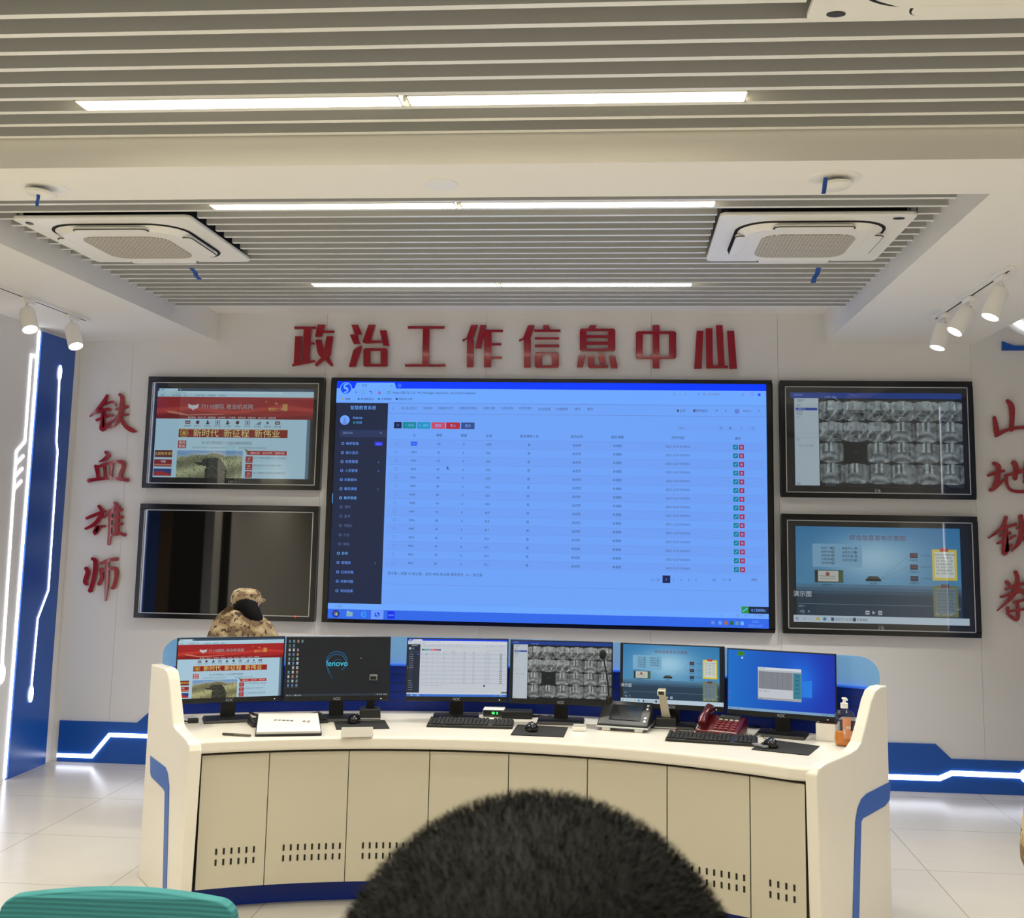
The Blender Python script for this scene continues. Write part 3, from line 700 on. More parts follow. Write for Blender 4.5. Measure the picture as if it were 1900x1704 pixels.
    rows = [(A, 603, '教师管理', 1), (A, 680, '统计显示', 1), (A, 755, '权限管理', 1), (A, 830, '人员管理', 1), (A, 907, '问卷题本', 1), (A, 983, '教员课题', 1), (A, 1060, '教学管理', 2), (C2, 50, '课时', 0), (C2, 128, '查考', 0),
            (C2, 207, '考勤%', 0), (C2, 285, '作业', 0), (C2, 362, '课程', 0), (C2, 440, '影网', 2), (C2, 518, '管理员', 1), (C2, 597, '已阅试卷', 1), (C2, 675, '问卷问题', 1), (C2, 755, '测试结果', 1)]
    for i, (fn, y, s, br) in enumerate(rows):
        v = fn(200, y)[1]; col = ((96, 112, 140), (186, 202, 226), (230, 238, 250))[br]; d = 8*q if br == 0 else 0
        c.ring(ub+d, v, 12*q, 4.5*q, col, 4); c.text(s, ut+d, v, 27*q, col, 'l', 4)
        if i in (2, 3, 5, 13): c.line(us-60*q, v-7*q, us-65*q, v+2*q, 3*q, col, 4); c.line(us-65*q, v+2*q, us-60*q, v+9*q, 3*q, col, 4)
    v = A(470, 605)[1]; c.R(us-102*q, v-16*q, us-36*q, v+16*q, (64, 60, 220), 3); c.text('new', us-69*q, v, 22*q, (210, 220, 255), 'c', 4)
    c.R(0, A(100, 1020)[1], 4*q, A(100, 1105)[1], (225, 235, 250), 5)
    # tabs
    for x, s in ((585, '≡'), (738, '统计显示'), (878, '班级库'), (1028, '班级库文件'), (1215, '试题库评建议'), (1390, '试题分类'), (1543, '已阅试卷'), (1695, '问卷问题')): T(s, A(x, 306), 26, (90, 100, 124))
    c.ring(*A(668, 305), 11*q, 4*q, (90, 100, 124))
    for x, s in ((-45, '测试结果'), (103, '问卷题库'), (233, '课件'), (340, '教员')): T(s, B(x, 314), 26, (90, 100, 124))
    for x, s in ((1115, '主页'), (1275, '清除缓存'), (1655, 'Admin')): T(s, B(x, 328), 25, (80, 90, 116))
    c.R(*B(1068, 318), *B(1084, 338), (70, 80, 104), 4); c.R(*B(1205, 317), *B(1222, 338), (70, 80, 104), 4); c.disc(*B(1572, 333), 20*q, (140, 155, 185), 4); T('◔', B(1400, 328), 22); T('×', B(1477, 328), 30); T('≪', B(1757, 330), 24)
    # buttons
    for x0, x1, col, s in ((594, 658, (28, 34, 66), '⟳'), (668, 779, (10, 150, 136), '+ 添加'), (788, 899, (22, 164, 176), '✎ 编辑'), (908, 1022, (226, 84, 96), '删除'), (1031, 1147, (208, 42, 48), '导入'), (1157, 1270, (62, 84, 130), '更多')):
        c.R(A(x0, 424)[0], A(900, 424)[1], A(x1, 424)[0], A(900, 479)[1], col, 3); T(s, (A((x0+x1)/2, 450)[0], A(900, 451)[1]), 26, (226, 234, 244))
    c.R(B(1060, 450)[0], B(1200, 450)[1], B(1740, 450)[0], B(1200, 500)[1], (198, 206, 218), 2)
    T('搜索', B(1107, 475), 22, pale); 
    for x, s in ((1437, '▤'), (1515, '▦'), (1610, '⇩'), (1705, '○')): T(s, B(x, 475), 26)
    # table
    vh = A(1000, 535)[1]
    hx = [(A, 763, 'Id'), (A, 972, '课程'), (A, 1180, '教室'), (A, 1390, '主讲'), (A, 1728, '是否课程人员'), (B, 228, '是否迟到'), (B, 568, '是否请假'), (B, 1075, '打开时间'), (B, 1580, '操作')]
    us_ = [fn(x, 540)[0] for fn, x, s in hx]
    for u, (fn, x, s) in zip(us_, hx): c.text(s, u, vh, 26*q, (44, 52, 76), 'c', 4)
    va, vb = A(1000, 607)[1], C2(1000, 527)[1]; dv = (vb-va)/14
    uc = A(620, 540)[0]
    for i in range(15):
        v = va+dv*i; 
        if i % 2 == 0: c.R(us+20*q, v-dv/2, 1-20*q, v+dv/2, (196, 204, 216), 2)
        c.R(us+20*q, v-dv/2, 1-20*q, v-dv/2+.0007, (168, 180, 200), 3)
        c.R(uc-11*q, v-11*q, uc+11*q, v+11*q, (150, 160, 180), 3); c.R(uc-8*q, v-8*q, uc+8*q, v+8*q, WHITE, 4)
        if i == 0: c.R(us_[0]-27*q, v-16*q, us_[0]+27*q, v+16*q, (0, 80, 220), 3)
        vals = [str(4955-i), ('80', '83', '83', '83', '80', '80', '83', '93', '91', '80', '83', '83', '92', '90', '83')[i], '0', ('1009' if i == 0 else str(827-i)), '是', '未迟到', '未请假', '2022-12-07 07:00:01']
        for u, s, col in zip(us_, vals, [(210, 225, 255) if i == 0 else ink]+[ink]*4+[(58, 66, 92)]*2+[(84, 92, 116)]): c.text(s, u, v, 24*q, col, 'c', 4)
        ua = B(1559, 640)[0]; ub2 = B(1609, 640)[0]
        c.R(ua-20*q, v-20*q, ua+20*q, v+20*q, (10, 140, 136), 3); c.line(ua-8*q, v+8*q, ua+9*q, v-9*q, 6*q, (190, 225, 230), 4)
        c.R(ub2-20*q, v-20*q, ub2+20*q, v+20*q, (186, 40, 66), 3); c.R(ub2-9*q, v-9*q, ub2+9*q, v+10*q, (236, 170, 180), 4)
    T('显示第 1 到第 15 条记录，总共 4902 条记录 每页显示  15 ▴  条记录', C2(935, 615), 27, ink)
    for x, s in ((885, '上一页'), (1040, '2'), (1103, '3'), (1165, '4'), (1228, '5'), (1378, '326'), (1485, '下一页'), (1717, '跳转')): T(s, D2(x, 662), 24, (90, 100, 124))
    p = D2(979, 657); c.R(p[0]-31*q, p[1]-30*q, p[0]+31*q, p[1]+30*q, (30, 36, 76), 3); T('1', p, 27, (235, 240, 250))
    vf = C2(800, 700)[1]; c.R(us, vf, 1, vf+.0008, (160, 172, 194), 2)
    # status and task bar
    c.R(0, vs1, 1, vs1+45*q, (214, 222, 236), 2); T('⟨⟩  网络', C2(125, 884), 20, pale)
    for x, s in ((1440, '○'), (1508, '▭'), (1577, '◎'), (1655, '⊞ ↑'), (1760, '□ 100%')): T(s, D2(x, 962), 22, pale)
    vt0 = vs1+45*q; c.R(0, vt0, 1, H, (56, 116, 214), 2); c.R(0, vt0, 1, vt0+3*q, (120, 165, 235), 3)
    vm = (vt0+H)/2
    o = C2(105, 945)[0]; c.disc(o, vm, 31*q, (30, 60, 140), 3)
    for sx, sy, col in ((-1, -1, (226, 90, 60)), (1, -1, (130, 196, 80)), (-1, 1, (90, 160, 235)), (1, 1, (240, 210, 90))): c.R(o+(sx-1)*7*q+1*q, vm+(sy-1)*7*q+1*q, o+(sx+1)*7*q, vm+(sy+1)*7*q, col, 4)
    o = C2(220, 945)[0]; c.R(o-26*q, vm-18*q, o+26*q, vm+20*q, (206, 216, 170), 3); c.R(o-22*q, vm-24*q, o, vm-16*q, (230, 226, 150), 3)
    o = C2(340, 945)[0]; c.ring(o, vm, 24*q, 8*q, (60, 180, 230), 3, 20, 330); c.R(o-18*q, vm-3*q, o+20*q, vm+4*q, (60, 180, 230), 4); T('', (o, vm), 2)
    o = C2(452, 945)[0]; c.R(o-52*q, vt0+4*q, o+52*q, H-3*q, (130, 170, 235), 3); c.disc(o, vm, 22*q, (30, 80, 200), 4); c.ring(o, vm-7*q, 12*q, 6*q, (225, 235, 250), 5, 60, 300); c.ring(o, vm+7*q, 12*q, 6*q, (225, 235, 250), 5, -120, 120)
    o = C2(568, 945)[0]; c.R(o-30*q, vm-30*q, o+30*q, vm+30*q, (20, 50, 214), 4); c.text('ai∞', o, vm, 30*q, (190, 210, 255), 'c', 5)
    o = D2(1430, 1020)[0]
    for x, col in ((1370, (120, 150, 210)), (1430, (110, 170, 235)), (1480, (200, 110, 60)), (1527, (40, 110, 60)), (1572, (150, 180, 160)), (1615, (225, 232, 245))): u = D2(x, 1020)[0]; c.R(u-13*q, vm-14*q, u+13*q, vm+14*q, col, 4)
    T('10:02', (D2(1727, 1010)[0], vm-16*q), 25, (190, 205, 240)); T('2022/12/07', (D2(1727, 1045)[0], vm+17*q), 25, (190, 205, 240))
    g = D2(1640, 915); c.R(g[0]-28*q, g[1]-27*q, 1, g[1]+27*q, (30, 40, 60), 4); c.R(g[0]-28*q, g[1]-27*q, g[0]+28*q, g[1]+27*q, (40, 160, 60), 5)
    c.line(g[0]-20*q, g[1]+12*q, g[0]+20*q, g[1]-14*q, 8*q, (220, 245, 225), 6); T('0.120000s', (g[0]+105*q, g[1]), 28, (220, 226, 236), 'c', 6)
    c.poly([A(1036, 790), A(1056, 812), A(1046, 812), A(1052, 824), A(1046, 826), A(1041, 815), A(1036, 820)], (70, 80, 110), 5, raw=True)
    return c
TABLE = table_canvas()

# ---- surveillance wall, crop (1430,690) scale 3.4075
def cctv_canvas():
    c = Canvas(conv_for(TRX0+TVI, ZT-TVT, TW, YTV, (1430, 690, 3.4075)), TH/TW); H = TH/TW; rnd = random.Random(11)
    c.R(0, 0, 1, H, (24, 28, 34), 0); c.R(0, 0, 1, 0.034, (24, 62, 150), 1); c.R(0.30, 0.038, 1, 0.046, (18, 22, 28), 1); c.text('视频监控', 0.02, .014, .014, (140, 170, 220)); c.text('主预览  回放', 0.20, .026, .013, (140, 170, 220))
    c.R(0.022, 0.034, 0.165, H-0.004, (186, 204, 214), 1); c.R(0.03, 0.092, 0.158, 0.107, (40, 70, 170), 2)
    for k, v in enumerate((0.045, .056, .078, .0995, .115, .13, .15)): c.text(('资源视图', '▾ 全部', '搜索', '▸ 监控中心', '  教学楼', '  宿舍楼', '  大门')[k], 0.035, v, .012, (90, 110, 125) if k != 3 else (200, 215, 240))
    c.R(0.025, 0.27, .162, .271, (130, 150, 165), 2); c.text('云台', 0.03, .282, .012, (100, 115, 130)); c.text('◁ ▷ △ ▽ ○ ◎', 0.045, .32, .012, (80, 90, 105)); c.text('配置', .03, H-.014, .011, (90, 90, 100))
    x0, x1, y0, y1 = 0.168, 1.0, 0.046, H-0.016; nc, nr = 6, 4; cw, ch = (x1-x0)/nc, (y1-y0)/nr
    nx, ny = 32, 22
    for r in range(nr):
        for q in range(nc):
            ax, ay = x0+q*cw+.001, y0+r*ch+.001
            if (r, q) == (2, 1): c.text('无视频', ax+cw/2, ay+ch*.45, .010, (96, 100, 104), 'c'); continue
            room = r < 2 and not (r == 1 and q > 2); off = (rnd.random()-.5)*.5; sh = rnd.random()*6
            gx, gy = 9, 7; G = [[rnd.random() for _ in range(gx+1)] for _ in range(gy+1)]
            bars = [(rnd.uniform(-.95, .95), rnd.uniform(.03, .10), rnd.uniform(-70, 60)) for _ in range(9)]
            people = [(rnd.uniform(-.8, .8), rnd.uniform(.1, .8), rnd.uniform(.05, .12)) for _ in range(7)]
            def noise(x, y):
                a, b = min(max((x+1)/2, 0), .999)*gx, min(max((y+1)/2, 0), .999)*gy; k, l = int(a), int(b); a -= k; b -= l
                return (G[l][k]*(1-a)+G[l][k+1]*a)*(1-b)+(G[l+1][k]*(1-a)+G[l+1][k+1]*a)*b
            for j in range(ny):
                for i in range(nx):
                    x, y = (i+.5)/nx*2-1, (j+.5)/ny*2-1
                    w = y+.12*x*x; dark = y < -.97+.15*x*x; nz_ = noise(x, y)
                    if room:
                        if dark: b = 50
                        elif w < -.05:
                            b = 142+60*nz_+sum(v for p, h, v in bars if abs(x-p*(1+.2*y)) < h)*.55
                        else:
                            b = 78+86*nz_
                            for px_, py_, h in people:
                                if (x-px_)**2+(y-py_)**2*1.6 < h*h*2: b -= 44
                            if abs(math.sin(3*(x-off)+2.2*y+sh)) > .93: b += 46
                    else:
                        dxx = x-off; wall = abs(dxx) > .30+.55*max(0, y+.25)
                        if dark: b = 46
                        elif wall: b = 96+72*nz_+sum(v for p, h, v in bars[:6] if abs(x-p) < h)*.6
                        elif y < -.05: b = 168+50*nz_-(90 if abs(dxx) < .10 else 0)
                        else: b = 112+58*nz_+34*math.cos(9*math.hypot(dxx, y-1.6)+sh)
                    if y > 1.02-.22*x*x: b *= .45
                    if x*x+y*y > 1.75: b *= .5
                    b = max(20, min(222, (b+(rnd.random()-.5)*22)*0.90))
                    c.R(ax+(cw-.002)*i/nx, ay+(ch-.002)*j/ny, ax+(cw-.002)*(i+1)/nx, ay+(ch-.002)*(j+1)/ny, (b*.90, b*.97, b*.98), 1)
    for k in range(4): c.text('■', 0.20+.016*k, H-.008, .010, (110, 120, 125))
    for k in range(5): c.text('▣', 0.915+.018*k, H-.008, .010, (110, 120, 125))
    return c
CCTV = cctv_canvas()

# ---- network diagram, same crop, lower right screen
def diagram_canvas():
    c = Canvas(conv_for(TRX0+TVI, ZLT-TVT, TW, YTV, (1430, 690, 3.4075)), (ZLT-ZBT-TVT-TVB)/TW); H = c.h
    n = 48
    for i in range(n):
        for j in range(30):
            x, y = (i+.5)/n, (j+.5)/30*H
            hz = .33
            if y < hz:
                g = math.exp(-((x-.46)/.26)**2-((y-.17)/.14)**2); t = y/hz
                col = (44+100*g+26*t, 120+72*g+18*t, 176+46*g+6*t)
            else:
                t = min(1, (y-hz)/.07); col = (84*(1-t)+34*t, 134*(1-t)+60*t, 168*(1-t)+82*t)
            c.R(i/n, j/30*H, (i+1)/n, (j+1)/30*H, col, 0)
    c.R(0, 0, .018, H, (16, 24, 34), 1); c.R(.962, 0, 1, H, (16, 24, 34), 1)
    c.text('综合信息发布示意图', .49, .062, .034, (112, 52, 58), 'c', width=.32)
    c.R(.115, .10, .40, .235, (120, 172, 206), 1)
    for k in range(5): c.text(('网络广播', '网络专线', '视频会议', '互联网络', '有线电视')[k], .165, .125+.0215*k, .0165, (26, 44, 66)); c.ring(.235, .125+.0215*k, .008, .003, (30, 80, 60), 3)
    for k in range(4): c.text(('数据中心', '远程办公室', '移动终端', '信息控制台')[k], .285, .125+.0225*k, .0165, (26, 44, 66)); c.ring(.365, .125+.0225*k, .007, .003, (30, 80, 60), 3)
    # small picture of a room
    c.R(.125, .252, .29, .325, (72, 78, 74), 2); c.R(.145, .256, .262, .318, (186, 192, 184), 3); c.R(.262, .258, .29, .322, (66, 96, 62), 3); c.disc(.20, .275, .012, (150, 90, 70), 4); c.R(.155, .285, .245, .289, (130, 130, 120), 4); c.R(.155, .30, .245, .304, (140, 140, 130), 4); c.R(.128, .256, .14, .322, (40, 44, 46), 4); c.text('信息中心', .20, .337, .016, (26, 36, 50), 'c')
    c.poly([(.42, .300), (.436, .283), (.488, .283), (.504, .300)], (70, 72, 72), 2, raw=True); c.R(.418, .300, .506, .312, (28, 32, 36), 2); c.text('服务器', .462, .325, .014, (24, 32, 46), 'c')
    for k in range(3):
        v = .145+.066*k; c.line(.508, .297, .672, v+.012, .0016, (90, 130, 160), 1)
        c.R(.674, v, .718, v+.030, (28, 40, 58), 2); c.R(.679, v+.004, .713, v+.022, (96, 60, 74) if k < 2 else (60, 66, 84), 3); c.text('终端显示', .696, v+.042, .0135, (24, 32, 46), 'c'); c.text('电视墙播放', .738, v+.014, .012, (60, 90, 120))
    c.text('···', .70, .352, .016, (20, 26, 36), 'c')
    for k in range(2):
        v = .122+.208*k; f = 1 if k == 0 else .42
        dk = lambda q: tuple(e*f+(1-f)*g for e, g in zip(q, (40, 66, 84)))
        c.R(.800, v, .940, v+.178, dk((216, 196, 60)), 2); c.R(.814, v+.014, .926, v+.162, dk((206, 214, 206)), 3); c.R(.845, v-.008, .893, v+.012, dk((190, 60, 62)), 4); c.text('信息发布管理系统', .870, v+.030, .014, dk((50, 80, 110)), 'c', 4)
        for q in range(6): c.text('实现对终端播放内容的统一' if q % 2 == 0 else '管理、定时发布、分组控', .870, v+.048+.018*q, .0125, dk((70, 84, 96)), 'c', 4, width=.098)
    c.text('演示图', .052, .392, .036, (206, 214, 220), 'c'); c.R(.03, .447, .95, .449, (110, 140, 156), 2)
    c.text('00:03:11', .03, .462, .011, (180, 190, 196)); c.text('⏮  ▶  ⏭', .46, .492, .022, (190, 198, 204), 'c'); c.text('◁)   ≡', .065, .492, .022, (190, 198, 204), 'c'); c.text('✎   ▭   ✐', .86, .492, .022, (200, 206, 210), 'c'); c.text('00:07', .93, .462, .011, (180, 190, 196))
    v = H-.040; c.R(0, v, 1, H, (186, 206, 220), 2); c.text('⊞', .02, v+.02, .022, (40, 60, 90), 'c'); c.text('○   ▭', .08, v+.02, .018, (90, 110, 130), 'c'); c.R(.13, v+.012, .15, v+.028, (206, 186, 90), 3); c.disc(.178, v+.02, .010, (40, 130, 180), 3); c.R(.215, v+.010, .232, v+.030, (40, 90, 130), 3); c.text('监控中心主控台', .238, v+.02, .016, (70, 86, 100)); c.R(.34, v+.010, .357, v+.030, (50, 60, 70), 3); c.text('影音播放', .363, v+.02, .016, (70, 86, 100)); 
    return c
DIAG = diagram_canvas()

# ------------------------------------------------------------------ wall displays
def wall_tv(label, x0, x1, z1, z0, canvas, cmap=None, led=False):
    t = thing('wall_display', label, 'wall screen', ((x0+x1)/2, D, z0), group='wall screens beside the main screen')
    fr = MB(); f = 0.036; y0, y1 = D-0.055, D
    fr.bb(x0, x1, y0, y1, z1-f, z1).bb(x0, x1, y0, y1, z0, z0+f).bb(x0, x0+f, y0, y1, z0+f, z1-f).bb(x1-f, x1, y0, y1, z0+f, z1-f)
    fr.obj('outer_frame', M_BLACKG, t, bevel=0.002)
    i0, i1, j0, j1 = x0+0.035, x1-0.035, z0+0.034, z1-0.042; w = 0.0062; y2 = D-0.0585
    MB().bb(i0, i1, y2, y0+0.003, j1-w, j1).bb(i0, i1, y2, y0+0.003, j0, j0+w).bb(i0, i0+w, y2, y0+0.003, j0, j1).bb(i1-w, i1, y2, y0+0.003, j0, j1).obj('trim_line', M_SILVER, t)
    a0, a1, b0, b1 = x0+TVI, x1-TVI, z0+TVB, z1-TVT; yb = D-0.047
    MB().bb(x0+f, x1-f, yb, D-0.002, b1, z1-f).bb(x0+f, x1-f, yb, D-0.002, z0+f, b0).bb(x0+f, a0, yb, D-0.002, b0, b1).bb(a1, x1-f, yb, D-0.002, b0, b1).obj('bezel', M_BLACK, t)
    if canvas: canvas.build('screen', t, a0, b1, a1-a0, YTV, cmap)
    else: MB().bb(a0, a1, YTV, D-0.002, b0, b1).obj('screen', mat('screen_off', (20, 20, 22), 0.25, spec=0.4), t)
    pane = M_TVGLASS if canvas else mat('dark_glass', (3, 3, 3), 0.03, spec=1.0)
    g = MB().add([(i0, D-0.0535, j0), (i1, D-0.0535, j0), (i1, D-0.0535, j1), (i0, D-0.0535, j1)], [(0, 1, 2, 3)]).obj('glass_pane', pane, t, keep=True)
    lg = Canvas(None, 1); lg.text('G·itk', 0.5, 0.5, 1.0, (150, 152, 155), 'c'); lg.build('logo', t, (x0+x1)/2-0.018, z0+0.074, 0.036, D-0.0478)
    if led: MB().ball(((a1-0.06), D-0.0595, z0+0.036), 0.006, 10, 6).obj('status_light', M_REDLED, t)
    return t
dim = lambda f, tint=(1, 1, 1), grey=0.0: (lambda c: tuple(max(0, min(255, (e*(1-grey)+sum(c)/3*grey)*f*q)) for e, q in zip(c, tint)))
wall_tv('black framed wall screen showing a red news page, upper left of wall', TLX0, TLX1, ZT, ZUB, PAGE, dim(0.86, (0.92, 0.98, 0.99), 0.16))
wall_tv('switched-off black wall screen with reflections, under the red news page screen', TLX0, TLX1, ZLT, ZBT, None, led=True)
wall_tv('black framed wall screen showing a grid of camera views', TRX0, TRX1, ZT, ZUB, CCTV, dim(0.80))
wall_tv('black framed wall screen showing a blue network diagram, under the camera grid screen', TRX0, TRX1, ZLT, ZBT, DIAG, dim(0.85, (1, 1, 1), 0.10))
def led_tint(c):
    r, g, b = c; mx, mn = max(c), min(c)
    if mn > 130: k = (mn-130)/90; return (r*(0.72-0.23*k), g*(0.82-0.07*k), min(255, b*1.12))
    return (r*0.86, g*0.9, min(255, b*1.08))
t = thing('main_display', 'huge wall screen showing a bright blue table page, centre of the wall', 'main screen', ((MX0+MX1)/2, D, ZBT))
y0 = D-0.06
MB().bb(MX0, MX1, y0, D, ZT-MFT, ZT).bb(MX0, MX1, y0, D, ZBT, ZBT+MFB).bb(MX0, MX0+MFX, y0, D, ZBT+MFB, ZT-MFT).bb(MX1-MFX, MX1, y0, D, ZBT+MFB, ZT-MFT).obj('frame', M_BLACKG, t, bevel=0.003)
MB().bb(MX0+MFX, MX1-MFX, YMS+0.003, D-0.001, ZBT+MFB, ZT-MFT).obj('backing', M_BLACK, t)
TABLE.build('screen', t, MX0+MFX, ZT-MFT, MW, YMS, led_tint)

# ------------------------------------------------------------------ red sign characters
def R4(x0, y0, x1, y1): return [(x0, y0), (x1, y0), (x1, y1), (x0, y1)]
def frame4(x0, y0, x1, y1, a0, b0, a1, b1, ch=12):
    return [[(x0+ch, y0), (x1-ch, y0), (x1, y0+ch), (x1, b0), (x0, b0), (x0, y0+ch)], [(x0, b1), (x1, b1), (x1, y1-ch), (x1-ch, y1), (x0+ch, y1), (x0, y1-ch)], R4(x0, b0, a0, b1), R4(a1, b0, x1, b1)]
SIGN_A = [  # crop (520,580), scale 4.318
 ('政', [R4(112, 112, 285, 133), [(118, 190), (172, 190), (165, 422), (106, 422)], [(188, 120), (246, 120), (232, 408), (176, 416)], [(236, 240), (272, 240), (272, 256), (236, 256)], [(95, 413), (275, 380), (278, 398), (95, 433)],
        [(300, 97), (360, 97), (332, 195), (276, 195)], [(340, 145), (432, 145), (430, 163), (336, 163)], [(282, 218), (330, 218), (352, 310), (388, 352), (345, 378), (312, 348), (296, 318)], [(370, 190), (424, 190), (405, 335), (390, 358), (345, 378), (348, 310)],
        [(322, 366), (362, 376), (288, 434), (275, 416)], [(348, 372), (386, 354), (420, 410), (420, 433), (404, 430)]]),
 ('治', [[(568, 98), (622, 98), (656, 178), (598, 178)], [(556, 176), (616, 176), (640, 253), (588, 253)], [(620, 276), (652, 264), (652, 282), (602, 436), (548, 436), (585, 302)],
        [(706, 98), (762, 98), (722, 224), (810, 224), (816, 242), (690, 250), (662, 242), (660, 226)], [(796, 143), (850, 143), (874, 270), (824, 266)]]+frame4(665, 286, 860, 434, 722, 308, 803, 412)),
 ('工', [R4(1020, 108, 1316, 130), [(1143, 128), (1197, 128), (1190, 416), (1136, 416)], R4(998, 414, 1324, 434)]),
 ('作', [[(1528, 100), (1584, 100), (1545, 212), (1495, 212), (1460, 234), (1460, 212), (1490, 205)], [(1496, 203), (1549, 215), (1548, 438), (1494, 438)], [(1602, 100), (1650, 100), (1608, 288), (1560, 288)], R4(1635, 137, 1784, 157), [(1634, 137), (1694, 140), (1688, 438), (1632, 438)], R4(1688, 245, 1770, 263), R4(1688, 352, 1775, 372)]),
]
SIGN_B = [  # crop (940,580), scale 4.13
 ('信', [[(165, 97), (215, 97), (180, 205), (125, 210), (95, 223), (95, 207), (125, 195)], [(132, 200), (186, 208), (184, 422), (132, 422)], [(278, 97), (324, 97), (336, 132), (283, 132)], R4(210, 130, 412, 149), R4(215, 189, 403, 207), R4(215, 245, 403, 267)]+frame4(215, 303, 400, 424, 272, 326, 347, 405)),
 ('息', [[(640, 97), (688, 97), (675, 126), (620, 126)], R4(610, 173, 780, 196), R4(610, 222, 780, 248)]+frame4(560, 123, 833, 297, 612, 144, 777, 276)+[[(555, 327), (605, 327), (585, 421), (537, 421)], [(622, 330), (672, 330), (672, 405), (780, 402), (775, 425), (640, 428), (622, 415)], [(698, 315), (752, 315), (762, 394), (710, 394)], [(784, 332), (835, 332), (852, 429), (800, 430)]]),
 ('中', frame4(990, 143, 1300, 355, 1044, 165, 1244, 335)+[R4(1118, 97, 1171, 429)]),
 ('心', [[(1456, 140), (1508, 140), (1495, 431), (1438, 431)], [(1526, 120), (1578, 120), (1582, 407), (1695, 407), (1695, 428), (1530, 429)], [(1604, 97), (1656, 97), (1672, 402), (1620, 402)], [(1690, 140), (1744, 140), (1766, 431), (1708, 433)]]),
]
def sign_char(polys, crop, label, group, depth=0.022, off=0.012):
    cx, cy, sc = crop; m = MB(); yf = D-off-depth
    for i, pl in enumerate(polys):
        P = [at_y(cx+x/sc, cy+y/sc, yf) for x, y in pl]
        m.prism([(p.x, yf-0.0002*i, p.z) for p in P], (0, depth, 0))
    o = m.obj('sign_character', M_RED, None, bevel=0.0015)
    for k in range(2): pass
    return tag(o, label, 'sign character', group)
WHERE = ['first of the eight', 'second, right after 政', 'third, between 治 and 作', 'fourth, between 工 and 信', 'fifth, between 作 and 息', 'sixth, between 信 and 中', 'seventh, right before 心', 'last of the eight']
for i, (ch, pl) in enumerate(SIGN_A): sign_char(pl, (520, 580, 4.318), 'red block character %s above the main screen, %s' % (ch, WHERE[i]), 'red sign above the main screen')
for i, (ch, pl) in enumerate(SIGN_B): sign_char(pl, (940, 580, 4.13), 'red block character %s above the main screen, %s' % (ch, WHERE[i+4]), 'red sign above the main screen')
VERT_L = [  # crop (130,710), scale 4.06
 ('铁', [[(280, 95, 20), (255, 140, 26), (200, 210, 24), (145, 257, 6)], [(255, 165, 16), (320, 145, 18), (340, 178, 10)], [(200, 225, 22), (290, 200, 24), (300, 215, 12)], [(195, 285, 18), (300, 245, 22), (320, 250, 10)], [(250, 200, 28), (245, 290, 32), (242, 352, 36), (300, 300, 18), (330, 270, 12)],
        [(370, 87, 24), (390, 112, 28), (386, 190, 32), (365, 270, 32), (330, 320, 22), (290, 344, 8)], [(330, 202, 16), (400, 190, 22), (435, 180, 18)], [(320, 267, 16), (400, 245, 20), (438, 240, 14)], [(375, 265, 26), (420, 330, 32), (470, 362, 32), (500, 371, 8)]]),
 ('血', [[(262, 522, 18), (288, 545, 30), (255, 580, 24), (215, 598, 6)], [(192, 625, 26), (205, 680, 26), (210, 730, 20)], [(200, 640, 18), (280, 610, 22), (350, 597, 24), (395, 605, 32), (400, 640, 28), (380, 690, 30), (375, 728, 22)], [(255, 620, 20), (262, 728, 18)], [(310, 610, 30), (300, 720, 24)], [(130, 740, 28), (200, 730, 24), (300, 720, 22), (380, 728, 26), (435, 735, 28)]]),
 ('雄', [[(120, 1025, 20), (180, 1000, 24), (262, 968, 22)], [(212, 927, 20), (238, 970, 28), (215, 1030, 30), (170, 1075, 26), (112, 1104, 18)], [(205, 1085, 30), (185, 1135, 34), (225, 1090, 22), (262, 1082, 18)], [(330, 903, 24), (345, 925, 26), (300, 975, 24), (250, 1020, 10)], [(300, 960, 26), (298, 1080, 24), (290, 1222, 22)], [(370, 930, 22), (350, 965, 18)],
        [(310, 980, 18), (392, 957, 24)], [(310, 1030, 18), (397, 1012, 24)], [(310, 1085, 18), (392, 1062, 24)], [(308, 1150, 22), (370, 1138, 24), (415, 1150, 26)], [(355, 955, 30), (350, 1148, 32)]]),
 ('师', [[(115, 1395, 26), (132, 1430, 34), (112, 1500, 32), (128, 1525, 18)], [(162, 1325, 22), (190, 1350, 34), (182, 1450, 32), (162, 1530, 30), (148, 1576, 34)], [(230, 1365, 22), (290, 1340, 28), (355, 1330, 28)], [(228, 1402, 24), (236, 1470, 26), (214, 1525, 26)], [(225, 1428, 20), (300, 1402, 24), (343, 1408, 30), (345, 1470, 30), (325, 1545, 28), (305, 1545, 10)], [(275, 1360, 26), (276, 1480, 30), (265, 1645, 12)]]),
]
